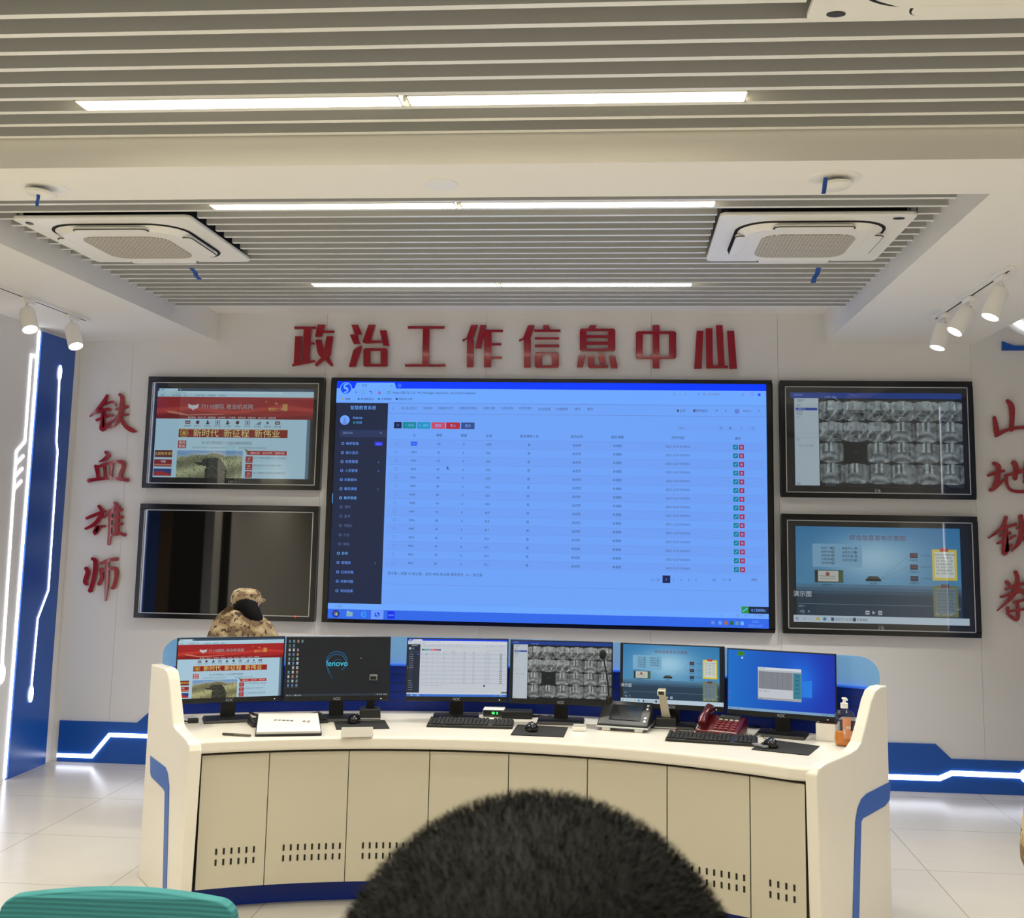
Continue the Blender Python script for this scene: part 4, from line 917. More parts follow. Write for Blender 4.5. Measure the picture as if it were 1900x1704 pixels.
VERT_R = [  # crop (1800,710), scale 3.7
 ('山', [[(255, 120, 22), (285, 160, 40), (290, 230, 36), (285, 330, 30)], [(167, 235, 22), (176, 290, 34), (184, 350, 36), (176, 372, 16)], [(180, 362, 30), (240, 332, 26), (300, 315, 24), (420, 305, 22)], [(430, 225, 22), (440, 310, 26)]]),
 ('地', [[(122, 640, 18), (170, 622, 28), (237, 605, 18)], [(160, 552, 24), (196, 580, 36), (190, 650, 34), (168, 715, 34)], [(135, 742, 20), (170, 722, 30), (240, 662, 14)], [(295, 545, 36), (316, 580, 38), (310, 665, 30)], [(240, 640, 18), (320, 620, 26), (400, 592, 26), (440, 602, 24), (430, 660, 20)], [(250, 640, 22), (258, 710, 20), (300, 745, 22), (400, 745, 24), (460, 720, 16)], [(385, 540, 24), (378, 692, 24)]]),
 ('铁', [[(250, 922, 24), (220, 1000, 30), (127, 1070, 8)], [(230, 1000, 18), (320, 972, 24)], [(202, 1055, 18), (280, 1032, 24)], [(187, 1105, 16), (260, 1080, 20), (315, 1050, 14)], [(250, 980, 26), (240, 1100, 34), (237, 1178, 28), (290, 1110, 16)], [(350, 912, 30), (356, 1000, 36), (340, 1090, 32), (285, 1160, 10)], [(320, 1002, 16), (425, 985, 22)], [(330, 1072, 16), (435, 1050, 18)], [(370, 1072, 24), (440, 1150, 30)]]),
 ('拳', [[(312, 1297, 26), (326, 1340, 30), (322, 1400, 30)], [(250, 1367, 30), (272, 1390, 20)], [(242, 1422, 18), (330, 1390, 24), (425, 1375, 20)], [(212, 1475, 16), (320, 1440, 24), (435, 1420, 20)], [(330, 1380, 32), (290, 1470, 30), (187, 1570, 6)], [(340, 1420, 28), (430, 1500, 28)], [(300, 1512, 20), (385, 1490, 20)], [(260, 1540, 18), (264, 1592, 20), (320, 1628, 26), (332, 1580, 24), (325, 1500, 20)], [(265, 1572, 16), (425, 1550, 20)], [(400, 1365, 20), (380, 1385, 16)]]),
]
for i, (ch, st) in enumerate(VERT_L):
    sign_char([ribbon(s) for s in st], (130, 710, 4.06), 'red brush-style character %s left of the left screens, %s' % (ch, ('top of the column', 'second from the top', 'third from the top', 'bottom of the column')[i]), 'red column of characters at the left', 0.016, 0.012)
for i, (ch, st) in enumerate(VERT_R):
    sign_char([ribbon(s) for s in st], (1800, 710, 3.7), 'red brush-style character %s right of the right screens, %s' % (ch, ('top of the column', 'second from the top', 'third from the top', 'bottom of the column')[i]), 'red column of characters at the right', 0.016, 0.012)

# ------------------------------------------------------------------ the curved control desk
DT = 0.75
FC, FR = Vector((-0.70, 2.503)), 2.756            # front edge arc
RC, RR = Vector((-0.622, 1.952)), 4.035           # rear edge arc
LA, LB = Vector((-1.919, 4.969)), Vector((-2.335, 5.50))
RA, RB = Vector((0.812, 4.849)), Vector((1.222, 5.40))
def arc(c, r, x0, x1, n=25): return [Vector((x0+(x1-x0)*i/(n-1), c.y+math.sqrt(r*r-(x0+(x1-x0)*i/(n-1)-c.x)**2))) for i in range(n)]
desk = thing('control_desk', 'long curved white control desk carrying six monitors, eight doors in front', 'control desk', (-0.6, 5.4, 0))
front = arc(FC, FR, LA.x, RA.x); front[0] = LA.copy(); front[-1] = RA.copy()
rear = arc(RC, RR, LB.x+0.02, RB.x-0.0)
MB().prism([(p.x, p.y, DT-0.058) for p in front]+[(p.x, p.y, DT-0.058) for p in rear[::-1]], (0, 0, 0.058)).obj('worktop', M_DESK, desk, bevel=0.016, seg=4)
inner = arc(FC, FR+0.05, LA.x+0.03, RA.x-0.03); rin = arc(RC, RR-0.01, LB.x+0.06, RB.x-0.05)
MB().prism([(p.x, p.y, 0.10) for p in inner]+[(p.x, p.y, 0.10) for p in rin[::-1]], (0, 0, DT-0.160)).obj('carcass', mat('carcass_grey', (62, 58, 52), 0.7), desk)
kick = arc(FC, FR+0.11, LA.x+0.0, RA.x-0.0)
MB().prism([(p.x, p.y, 0.0) for p in kick]+[(p.x, p.y+0.2, 0.0) for p in kick[::-1]], (0, 0, 0.10)).obj('kick_plate', M_DKBLUE, desk)
jx = [LA.x+0.037, -1.605, -1.258, -0.888, -0.518, -0.152, 0.205, 0.552, RA.x-0.045]
for k in range(8):
    g = 0.0022; xs0, xs1 = jx[k]+g, jx[k+1]-g
    o_, i_ = arc(FC, FR+0.024, xs0, xs1, 9), arc(FC, FR+0.044, xs0, xs1, 9)
    d = MB().prism([(p.x, p.y, 0.105) for p in o_]+[(p.x, p.y, 0.105) for p in i_[::-1]], (0, 0, DT-0.058-0.012-0.105)).obj('door', M_DOOR, desk)
    v = MB(); n = 9; w = xs1-xs0; sp = 0.0305; x_start = xs0+0.075
    for r_, z in enumerate((0.262, 0.216)):
        for q in range(n):
            x = x_start+sp*q
            if x > xs1-0.02: continue
            y = FC.y+math.sqrt((FR+0.024)**2-(x-FC.x)**2); ph = -math.atan2(x-FC.x, y-FC.y)
            v.box((x, y, z), (0.0085, 0.004, 0.026), Matrix.Rotation(ph, 3, 'Z'))
    v.obj('vent_grille', M_DARKGAP, d)
# rear blue panel and the glass screen on it
bpan = arc(RC, RR-0.005, LB.x+0.05, RB.x-0.04, 33); bpan2 = arc(RC, RR+0.035, LB.x+0.05, RB.x-0.04, 33)
ZG0, ZG1 = 0.982, 1.130
MB().prism([(p.x, p.y, 0.02) for p in bpan]+[(p.x, p.y, 0.02) for p in bpan2[::-1]], (0, 0, ZG0-0.022)).obj('back_panel', M_DKBLUE, desk)
gr = MB()
for z in (0.80, 0.845, 0.89, 0.935):
    gr.prism([(p.x, p.y-0.001, z) for p in bpan]+[(p.x, p.y+0.001, z) for p in bpan[::-1]], (0, 0, 0.004))
gr.obj('panel_grooves', mat('groove_blue', (12, 26, 74), 0.5), desk)
MB().prism([(p.x, p.y-0.006, ZG0-0.002) for p in bpan]+[(p.x, p.y, ZG0-0.002) for p in bpan2[::-1]], (0, 0, 0.008)).obj('glass_glow_strip', mat('painted_glow_blue', (48, 110, 226), 0.3, emit=(30, 84, 220), strength=0.3), desk)  # added glowing strip, imitates the brighter refraction along the foot of the glass
def film_mat():
    m = bpy.data.materials.new('blue_film_glass'); m.use_nodes = True; N, L = m.node_tree.nodes, m.node_tree.links
    N.remove(N['Principled BSDF']); tr = N.new('ShaderNodeBsdfTransparent'); tr.inputs['Color'].default_value = (0.72, 0.88, 0.98, 1)
    df = N.new('ShaderNodeBsdfTranslucent'); df.inputs['Color'].default_value = (*lin((146, 204, 250)), 1)
    d2 = N.new('ShaderNodeBsdfDiffuse'); d2.inputs['Color'].default_value = (*lin((146, 204, 250)), 1)
    m1 = N.new('ShaderNodeMixShader'); m1.inputs[0].default_value = 0.5; L.new(df.outputs[0], m1.inputs[1]); L.new(d2.outputs[0], m1.inputs[2])
    gl = N.new('ShaderNodeBsdfGlossy'); gl.inputs['Roughness'].default_value = 0.05
    m2 = N.new('ShaderNodeMixShader'); m2.inputs[0].default_value = 0.5; L.new(tr.outputs[0], m2.inputs[1]); L.new(m1.outputs[0], m2.inputs[2])
    m3 = N.new('ShaderNodeMixShader'); m3.inputs[0].default_value = 0.05; L.new(m2.outputs[0], m3.inputs[1]); L.new(gl.outputs[0], m3.inputs[2])
    L.new(m3.outputs[0], N['Material Output'].inputs['Surface']); return m
gx0, gx1 = LB.x-0.005, RB.x+0.012; r_ = 0.085
gxs = [gx0+r_*(1-math.cos(PI/2*k/12)) for k in range(12)]+[gx0+r_+(gx1-gx0-2*r_)*k/50 for k in range(51)]+[gx1-r_*(1-math.cos(PI/2*k/12)) for k in range(11, -1, -1)]
def gtop(x):
    d = max(0.0, min(x-gx0, gx1-x)); return ZG1 if d >= r_ else ZG1-r_+math.sqrt(max(0, r_*r_-(r_-d)**2))
gp = lambda x, r: (x, RC.y+math.sqrt(r*r-(x-RC.x)**2))
gl = MB()
for xa, xb in zip(gxs[:-1], gxs[1:]):
    a, b, a2, b2 = gp(xa, RR+0.010), gp(xb, RR+0.010), gp(xa, RR+0.018), gp(xb, RR+0.018); z = ZG0+0.006
    gl.add([(*a, z), (*b, z), (*b, gtop(xb)), (*a, gtop(xa)), (*a2, z), (*b2, z), (*b2, gtop(xb)), (*a2, gtop(xa))], [(0, 1, 2, 3), (5, 4, 7, 6), (3, 2, 6, 7)])
gl.obj('glass_screen', film_mat(), desk)
# end panels with a blue inlay
def end_panel(A, B, prof_px, stripe_px, flip, th=0.055):
    d = (B-A).normalized(); n = Vector((d.y, -d.x)) if flip else Vector((-d.y, d.x))      # outward
    n3 = Vector((n.x, n.y, 0)); p3 = Vector((A.x, A.y, 0)); off = n3*0.012
    P = [at_plane(*q, p3+off, n3) for q in prof_px]
    L = (B-A).length
    foot = [Vector((A.x, A.y, 0))+off, Vector((A.x+d.x*L, A.y+d.y*L, 0))+off]
    P[-1] = Vector((foot[1].x, foot[1].y, P[-1].z))
    poly = [foot[0]]+P+[foot[1]]
    o = MB().prism(poly, -n3*th).obj('end_panel', M_DESK, desk, bevel=0.006)
    Q = [at_plane(*q, p3+off+n3*0.001, n3) for q in stripe_px]
    MB().prism([Vector((q.x, q.y, max(q.z, 0.005))) for q in Q], n3*0.003-n3*0.0015).obj('blue_inlay', M_BLUE, o)
    return o
end_panel(RA, RB, [(1516, 1440), (1520, 1427), (1532, 1418), (1578, 1398), (1590, 1390), (1598, 1378), (1606, 1350), (1618, 1300), (1625, 1282), (1634, 1275), (1652, 1271)],
          [(1653, 1450), (1608, 1473), (1598, 1483), (1591, 1500), (1587, 1525), (1582, 1700), (1583, 1745), (1594, 1745), (1594, 1700), (1598, 1525), (1601, 1519), (1642, 1496), (1650, 1485)], True)
end_panel(LA, LB, [(352, 1395), (351, 1383), (346, 1374), (326, 1354), (321, 1345), (318, 1315), (313, 1262), (310, 1246), (304, 1240), (288, 1236)],
          [(279, 1403), (307, 1424), (311, 1434), (314, 1460), (309, 1652), (308, 1690), (302, 1690), (302, 1652), (306, 1470), (303, 1464), (281, 1442), (279, 1434)], False)

# ------------------------------------------------------------------ monitors
def yaw_at(p): return -math.atan2(p[0]+0.66, p[1]-2.2)
MONS = [((-2.003, 5.682, .972), .42), ((-1.475, 5.812, .974), .267), ((-.868, 5.954, .967), .136), ((-.315, 5.922, .971), 0.0), ((.26, 5.901, .968), -.129), ((.794, 5.749, .966), -.296)]
KM = 0.968; MWID, MHEI = 0.54*KM, 0.325*KM
def desktop_canvas():
    c = Canvas(None, 0.58); H = 0.575; rnd = random.Random(5)
    c.R(0, 0, 1, 0.58, (26, 29, 34), 0)
    for k in range(11):
        for q in range(3 if k else 4):
            if k > 0 and rnd.random() < .04: continue
            u, v = .024+.040*q, .030+.044*k
            col = rnd.choice([(190, 200, 205), (220, 222, 225), (120, 160, 170), (150, 150, 150), (90, 140, 200), (200, 140, 100), (60, 140, 90)])
            c.R(u-.008, v-.011, u+.008, v+.010, col, 1); c.R(u-.004, v-.005, u+.005, v+.004, (60, 66, 76), 2); c.R(u-.012, v+.014, u+.012, v+.017, (120, 126, 132), 1)
    c.ring(.485, .235, .105, .014, (20, 70, 110), 1, -200, 60, 30); c.ring(.485, .250, .090, .006, (24, 100, 140), 2, -180, 20, 24); c.ring(.50, .262, .05, .006, (22, 90, 130), 2, -180, -60, 12)
    c.poly([(.385, .27), (.40, .33), (.44, .40), (.46, .42), (.43, .37), (.405, .30)], (20, 80, 120), 1, raw=True)
    c.text('lenovo', .49, .252, .082, (70, 200, 225), 'c', 3, width=.205)
    c.R(0, .555, 1, .58, (40, 48, 58), 1); c.text('⊞  ○  ▭  输入法 ▪', .012, .568, .018, (190, 200, 210)); c.text('^ ▣ ◁ 中  10:02', .985, .568, .016, (190, 200, 210), 'r'); c.R(.72, .2, .725, .21, (200, 200, 200), 1)
    return c
def windows_canvas():
    c = Canvas(None, 0.58)
    n = 36
    for i in range(n):
        for j in range(20):
            x, y = (i+.5)/n, (j+.5)/20
            g = math.exp(-((x-.70)/.16)**2-((y-.42)/.35)**2); t = x
            col = (10+8*g, 106-62*t+40*g, 196-30*t+40*g)
            c.R(i/n, j/20*.58, (i+1)/n, (j+1)/20*.58, col, 0)
    c.poly([(.70, .27), (.79, .255), (.79, .42), (.70, .415)], (30, 120, 220), 1, raw=True)
    c.R(.085, .015, .155, .055, (60, 130, 40), 1); c.text('开关', .12, .035, .028, (30, 60, 40), 'c'); c.disc(.135, .075, .010, (180, 205, 225), 1)
    for v in (.10, .16, .22, .28, .34, .40, .46): c.R(.006, v, .020, v+.018, (40, 110, 170) if v < .4 else (150, 70, 90), 1)
    c.R(.285, .155, .692, .465, (170, 176, 184), 1); c.R(.285, .155, .692, .178, (200, 206, 214), 2); c.R(.292, .195, .612, .36, (126, 130, 138), 2); c.R(.292, .365, .612, .445, (186, 192, 198), 2); c.R(.617, .195, .690, .44, (52, 120, 140), 2); c.R(.285, .445, .692, .465, (150, 156, 164), 2)
    for k in range(16): c.R(.297, .20+.0098*k, .606, .2015+.0098*k, (96, 100, 108), 3)
    for u in (.33, .42, .47, .52, .57): c.R(u, .197, u+.002, .36, (96, 92, 100), 3)
    for k in range(5): c.R(.636, .22+.04*k, .672, .228+.04*k, (30, 84, 104), 3)
    c.text('工具  设置', .295, .167, .013, (60, 70, 90)); c.text('提示：连接正常', .30, .385, .013, (90, 96, 106)); c.text('状态栏', .295, .455, .012, (70, 80, 90))
    c.R(0, .555, 1, .58, (120, 156, 190), 1); c.text('⊞  ○  ▭  ▣', .012, .568, .018, (40, 60, 90)); c.text('^ ▣ ◁ 中  10:02', .985, .568, .016, (40, 60, 90), 'r')
    return c
CONT = [(PAGE, dim(0.92, (0.99, 1, 1))), (desktop_canvas(), None), (TABLE, dim(0.92)), (CCTV, dim(0.92, (1.02, 0.98, 0.97))), (DIAG, dim(0.95)), (windows_canvas(), None)]
MLAB = ['black desktop monitor showing the red news page, at the left end of desk', 'black desktop monitor with dark desktop and cyan swirl logo', 'black desktop monitor showing a pale table page, centre of desk', 'black desktop monitor showing a grid of camera views', 'black desktop monitor showing the teal network diagram', 'black desktop monitor with plain blue desktop and small grey window']
TILT = 0.057
for i, ((p, yaw), (cv, cm_), lab) in enumerate(zip(MONS, CONT, MLAB)):
    q = EYE+(Vector(p)-EYE)*KM
    t = thing('desktop_monitor', lab, 'monitor', (q.x, q.y, DT+0.0005), (0, 0, yaw), 'desktop monitors on the control desk')
    zc = q.z-DT
    def panel(mb, name, m, **kw):
        o = mb.obj(name, m, t, world=False, **kw); o.location = (0, 0, zc); o.rotation_euler = (-TILT, 0, 0); return o
    cs = panel(MB().box((0, 0.010, 0), (MWID, 0.02, MHEI)).box((0, 0.030, -0.01), (MWID*0.62, 0.03, MHEI*0.6)), 'casing', M_BLACK, bevel=0.003)
    sc = 0.006; ch = 0.024; aw = MWID-2*sc; ah = MHEI-sc-ch
    asp = ah/aw
    c2 = Canvas(None, asp); k = asp/cv.h
    c2.it = [([(u, v*k) for u, v in pts], fs, c, l) for pts, fs, c, l in cv.it]
    o = c2.build('screen', t, -MWID/2+sc, MHEI/2-sc, aw, -0.0015, cm_, local=True); o.location = (0, 0, zc); o.rotation_euler = (-TILT, 0, 0)
    lg = Canvas(None, 1); lg.text('AOC', .5, .5, .55, (150, 152, 156), 'c'); o = lg.build('logo', t, -0.018, -MHEI/2+0.030, 0.036, -0.0012, local=True); o.location = (0, 0, zc); o.rotation_euler = (-TILT, 0, 0)
    panel(MB().box((MWID*0.42, -0.001, -MHEI/2+0.009), (0.005, 0.002, 0.004)), 'status_light', mat('pale_led', (220, 230, 255), 0.4, emit=(220, 230, 255), strength=0.8))
    MB().box((0, 0.052, zc*0.5+0.01), (0.072, 0.022, zc+0.02)).obj('stand_neck', M_BLACK, t, world=False, bevel=0.004)
    MB().loft([(x*0.12, 0.015+y*0.085, 0) for x, y in ((-1, -1), (1, -1), (1, 1), (-1, 1))], [(x*0.112, 0.015+y*0.078, 0.014) for x, y in ((-1, -1), (1, -1), (1, 1), (-1, 1))]).obj('stand_base', M_BLACK, t, world=False, bevel=0.003)

# ------------------------------------------------------------------ things on the desk
ZD = DT+0.0008
def on_desk(px, py, dz=0.0): p = at_z(px, py, DT+dz); return Vector((p.x, p.y, ZD))
def keyboard(px0, px1, label, w=0.43, d=0.13):
    a, b = at_z(*px0, DT), at_z(*px1, DT); c = (a+b)/2; dv = (b-a).normalized(); yaw = math.atan2(dv.y, dv.x)
    n = Vector((-dv.y, dv.x, 0)); c = c+n*d/2; w = min(w, (b-a).length)
    t = thing('keyboard', label, 'keyboard', (c.x, c.y, ZD), (0, 0, yaw), 'keyboards on the desk')
    X = lambda z0, z1: None
    MB().loft([(-w/2, -d/2, 0), (w/2, -d/2, 0), (w/2, d/2, 0), (-w/2, d/2, 0)], [(-w/2+.002, -d/2+.003, .012), (w/2-.002, -d/2+.003, .012), (w/2-.002, d/2-.002, .024), (-w/2+.002, d/2-.002, .024)]).obj('case', M_BLACK, t, world=False, bevel=0.002)
    ks = MB(); rows = 6
    for r in range(rows):
        y = -d/2+.016+(d-.03)*r/(rows-1); z = .0125+.012*(y+d/2)/d
        n_ = 21; skip = {15, 19} if r < 5 else {1, 6, 15}
        for q in range(n_):
            if q == 15 or (r == 5 and q in (1, 6, 11)) or (r == 0 and 3 < q < 9): continue
            x = -w/2+.014+(w-.028)*q/(n_-1)
            ks.box((x, y, z+.004), ((w-.03)/n_*.84, (d-.03)/rows*.82, .007))
        if r == 0: ks.box((-w/2+.014+(w-.028)*6/20, y, z+.004), ((w-.03)/21*4.9, (d-.03)/rows*.82, .007))
    ks.obj('keypad', mat('key_black', (34, 34, 36), 0.5), t, world=False, bevel=0.0012, seg=1)
    return t
keyboard((468, 1351), (610, 1342), 'black keyboard lying partly under the white notebook, left')
keyboard((791, 1350), (951, 1354), 'black keyboard in front of the pale table monitor')
keyboard((1234, 1376), (1404, 1387), 'black keyboard in front of the dark red telephone')
def mouse_pad(px, label):
    P = [at_z(*q, DT) for q in px]; c = sum(P, Vector())/4
    t = MB().prism([(p.x, p.y, ZD) for p in P], (0, 0, 0.003)).obj('mouse_pad', M_PAD, None, bevel=0.001)
    return tag(t, label, 'mouse pad', 'mouse pads on the desk')
mouse_pad([(624, 1355), (723, 1353), (714, 1338), (619, 1339)], 'black mouse pad behind the white card, left side of desk')
mouse_pad([(947, 1365), (1046, 1369), (1054, 1351), (960, 1346)], 'black mouse pad in the middle of the desk')
mouse_pad([(1394, 1392), (1500, 1403), (1521, 1386), (1424, 1373)], 'black mouse pad at the right end of desk')
def mouse(px, py, label, yaw):
    p = on_desk(px, py); t = thing('computer_mouse', label, 'computer mouse', (p.x, p.y, ZD+0.0035), (0, 0, yaw), 'computer mice on the desk')
    n = 20; m = MB(); rings = []
    prof = [(0, 1.0), (.35, 1.0), (.65, .88), (.87, .6), (1.0, .12)]
    for h, s in prof:
        rings.append([(0.031*s*math.cos(2*PI*k/n), 0.056*s*math.sin(2*PI*k/n)-0.004*h, 0.036*h*(1-0.22*math.sin(2*PI*k/n))) for k in range(n)])
    vs = [q for r in rings for q in r]; fs = [(i*n+k, i*n+(k+1) % n, (i+1)*n+(k+1) % n, (i+1)*n+k) for i in range(len(prof)-1) for k in range(n)]
    m.add(vs, fs+[tuple(range(n))[::-1], tuple(range((len(prof)-1)*n, len(prof)*n))]); m.obj('shell', M_BLACKG, t, world=False, smooth=True)
    MB().box((0, 0.028, 0.030), (0.006, 0.016, 0.010)).obj('scroll_wheel', M_GREY, t, world=False, bevel=0.002)
    MB().tube([(0, 0.054, 0.006), (0.01, 0.09, 0.004), (0.03, 0.14, 0.001), (0.02, 0.2, 0.001)], 0.0018, 6).obj('cable', M_CAB, t, world=False)
    return t
mouse(657, 1342, 'black computer mouse on the left mouse pad', 0.1)
mouse(986, 1357, 'black computer mouse on the middle mouse pad', 0.25)
mouse(1430, 1387, 'glossy black computer mouse on the right mouse pad', 0.15)
# notebook: white sheets on a black binder
P = [at_z(*q, DT) for q in ((473, 1368), (597, 1366), (591, 1343), (477, 1344))]; c = sum(P, Vector())/4
t = thing('notebook', 'white papers on a black binder in front of left monitors', 'notebook', (c.x, c.y, ZD+0.0))
lift = (0, 0, 0.030, 0.030)                        # its far edge lies on the keyboard
def sheet(k, z, h): 
    A_ = [Vector((c.x+(p.x-c.x)*k, c.y+(p.y-c.y)*k, ZD+z+l)) for p, l in zip(P, lift)]; return MB().loft(A_, [a+Vector((0, 0, h)) for a in A_])
sheet(1.0, 0.0, 0.010).obj('binder', M_BLACKG, t, bevel=0.002)
sheet(0.965, 0.0105, 0.010).obj('sheets', M_PAPER, t)
pr = MB(); zt_ = lambda y: ZD+0.0208+0.030*(y-P[0].y)/(P[3].y-P[0].y)
for q in range(5): pr.box((c.x-0.07+q*0.02, c.y+0.02, zt_(c.y+0.02)), (0.012, 0.016, 0.0012))
for q in range(2): pr.box((c.x+0.07+q*0.022, c.y+0.02, zt_(c.y+0.02)), (0.012, 0.02, 0.0012))
pr.obj('print', mat('grey_ink', (150, 145, 145), 0.9), t)
# pen
a, b = on_desk(413, 1365), on_desk(465, 1368); t = thing('pen', 'slim dark and silver pen lying at the left front edge', 'pen', (a+b)/2)
u = (b-a); MB().tube([a+Vector((0, 0, .006)), a+u*.42+Vector((0, 0, .006))], 0.0055, 10).obj('barrel', mat('pen_dark', (70, 66, 58), 0.35, metal=0.4), t, smooth=True)
MB().tube([a+u*.42+Vector((0, 0, .006)), b+Vector((0, 0, .006))], [0.0062, 0.0052], 10).obj('cap', mat('pen_grey', (110, 104, 92), 0.3, metal=0.5), t, smooth=True)
# white card
P = [at_z(*q, DT) for q in ((632, 1369), (690, 1368), (689, 1353), (631, 1354))]
P2 = [P[0], P[1], P[2]+Vector((0, -0.02, 0)), P[3]+Vector((0, -0.02, 0))]
m = MB(); m.loft([Vector((P[0].x, P[0].y, ZD)), Vector((P[1].x, P[1].y, ZD)), Vector((P[1].x, P[1].y+0.028, ZD)), Vector((P[0].x, P[0].y+0.028, ZD))],
                 [Vector((P[0].x, P[0].y+0.012, ZD+0.042)), Vector((P[1].x, P[1].y+0.012, ZD+0.042)), Vector((P[1].x, P[1].y+0.016, ZD+0.042)), Vector((P[0].x, P[0].y+0.016, ZD+0.042))])
tag(m.obj('folded_card', M_PAPER, None), 'small blank white folded card in front of the left mouse pad', 'card')
# document cameras
def doc_cam(px, py, yaw, head_col, label, lean, h):
    p = on_desk(px, py); t = thing('document_camera', label, 'document camera', (p.x, p.y, ZD), (0, 0, yaw), 'document cameras on the desk')
    MB().loft([(x*.055, y*.05, 0) for x, y in ((-1, -1), (1, -1), (1, 1), (-1, 1))], [(x*.050, y*.042+.004, .05) for x, y in ((-1, -1), (1, -1), (1, 1), (-1, 1))]).obj('base', M_BLACK, t, world=False, bevel=0.004)
    MB().box((0, -0.052, 0.006), (0.107, 0.005, 0.005)).obj('base_trim', M_SILVER, t, world=False)
    MB().loft([(x*.022, y*.012+.01, .045) for x, y in ((-1, -1), (1, -1), (1, 1), (-1, 1))], [(lean+x*.017, y*.010-.01, h) for x, y in ((-1, -1), (1, -1), (1, 1), (-1, 1))]).obj('arm', M_BLACK if head_col is M_GREY else head_col, t, world=False, bevel=0.003)
    hd = MB().box((lean, -0.03, h+0.008), (0.040, 0.085, 0.026)).obj('camera_head', head_col, t, world=False, bevel=0.004)
    MB().box((lean, -0.0735, h+0.008), (0.028, 0.002, 0.015)).obj('head_window', M_BLACKG, hd, world=False)
    return t
doc_cam(686, 1333, 0.2, M_GREY, 'black document camera on a thin arm before the dark monitor', 0.012, 0.20)
dc = doc_cam(1236, 1350, -0.1, mat('beige_plastic', (214, 204, 182), 0.4), 'document camera with a beige arm beside the desk paging console', -0.02, 0.165)
# router with green lights
p = on_desk(910, 1338); t = thing('router_box', 'small white box with two green lights behind the middle keyboard', 'router', (p.x, p.y+.16, ZD), (0, 0, 0.03))
MB().box((0, 0, 0.018), (0.11, 0.10, 0.036)).obj('case', M_WPLASTIC, t, world=False, bevel=0.003)
MB().box((0, -0.051, 0.018), (0.105, 0.004, 0.030)).obj('front_plate', M_BLACKG, t, world=False)
MB().box((0.0, -0.0535, 0.020), (0.014, 0.002, 0.012)).box((0.020, -0.0535, 0.020), (0.006, 0.002, 0.012)).obj('green_lights', M_GREEN, t, world=False)
# flat black box behind
p = on_desk(957, 1335); t = thing('set_top_box', 'flat black box behind the desk between two middle monitors', 'set-top box', (p.x, p.y+0.06, ZD), (0, 0, 0.05))
MB().box((0, 0, 0.017), (0.16, 0.10, 0.034)).obj('case', M_BLACK, t, world=False, bevel=0.003)
MB().box((0, -0.051, 0.012), (0.150, 0.002, 0.004)).obj('front_slot', M_BLACKG, t, world=False)
# small white box
p = on_desk(1075, 1356); t = thing('small_box', 'small white lidded box between middle mouse pad and paging console', 'box', (p.x, p.y, ZD), (0, 0, -0.05))
MB().box((0, 0, 0.011), (0.064, 0.05, 0.022)).obj('body', M_WPLASTIC, t, world=False, bevel=0.003)
MB().box((0, 0, 0.0245), (0.060, 0.046, 0.004)).obj('lid', mat('grey_lid', (180, 176, 172), 0.4), t, world=False, bevel=0.001)
# paging console with gooseneck microphone
p = on_desk(1160, 1358); yaw = yaw_at(p); t = thing('paging_console', 'black desk console with touch screen and gooseneck microphone', 'paging console', (p.x, p.y+0.075, ZD), (0, 0, yaw))
wd = 0.25
pts = [(-0.078, 0.018), (-0.078, 0.030), (0.085, 0.118), (0.095, 0.112), (0.095, 0.018)]
MB().prism([(-wd/2, y, z) for y, z in pts], (wd, 0, 0)).obj('body', M_BLACK, t, world=False, bevel=0.006)
MB().prism([(-wd/2-.003, y, z) for y, z in [(-0.086, 0.014), (-0.086, 0.022), (0.1, 0.022), (0.1, 0.014)]], (wd+.006, 0, 0)).obj('silver_rim', M_SILVER, t, world=False, bevel=0.003)
ft = MB()
for x in (-0.08, 0.08): ft.box((x, -0.062, 0.007), (0.04, 0.03, 0.014)).box((x, 0.07, 0.007), (0.04, 0.03, 0.014))
ft.obj('feet', M_WPLASTIC, t, world=False, bevel=0.002)
sl = math.atan2(0.088, 0.163); mr = Matrix.Rotation(sl, 3, 'X')
MB().box((0.005, 0.004, 0.0755), (0.155, 0.115, 0.003), mr).obj('touch_screen', mat('console_screen', (18, 20, 26), 0.08, spec=0.7), t, world=False)
bt = MB()
for k, y in enumerate((-0.05, -0.028, 0.035, 0.058)): bt.box((0.105, y, 0.0755+math.tan(sl)*(y-0.004)), (0.012, 0.014, 0.006), mr)
bt.obj('buttons', M_SILVER, t, world=False, bevel=0.002)
MB().lathe([(0.014, 0), (0.014, 0.03), (0.008, 0.036)], (-0.098, 0.070, 0.105), None, 14).obj('microphone_socket', M_BLACK, t, world=False, smooth=True)
MB().tube([(-0.098, 0.070, 0.135), (-0.102, 0.066, 0.20), (-0.112, 0.058, 0.27), (-0.122, 0.05, 0.325)], 0.004, 8).obj('gooseneck', M_CAB, t, world=False, smooth=True)
MB().ball((-0.125, 0.045, 0.345), (0.019, 0.019, 0.024), 16, 10).obj('microphone_foam', M_PAD, t, world=False, smooth=True)
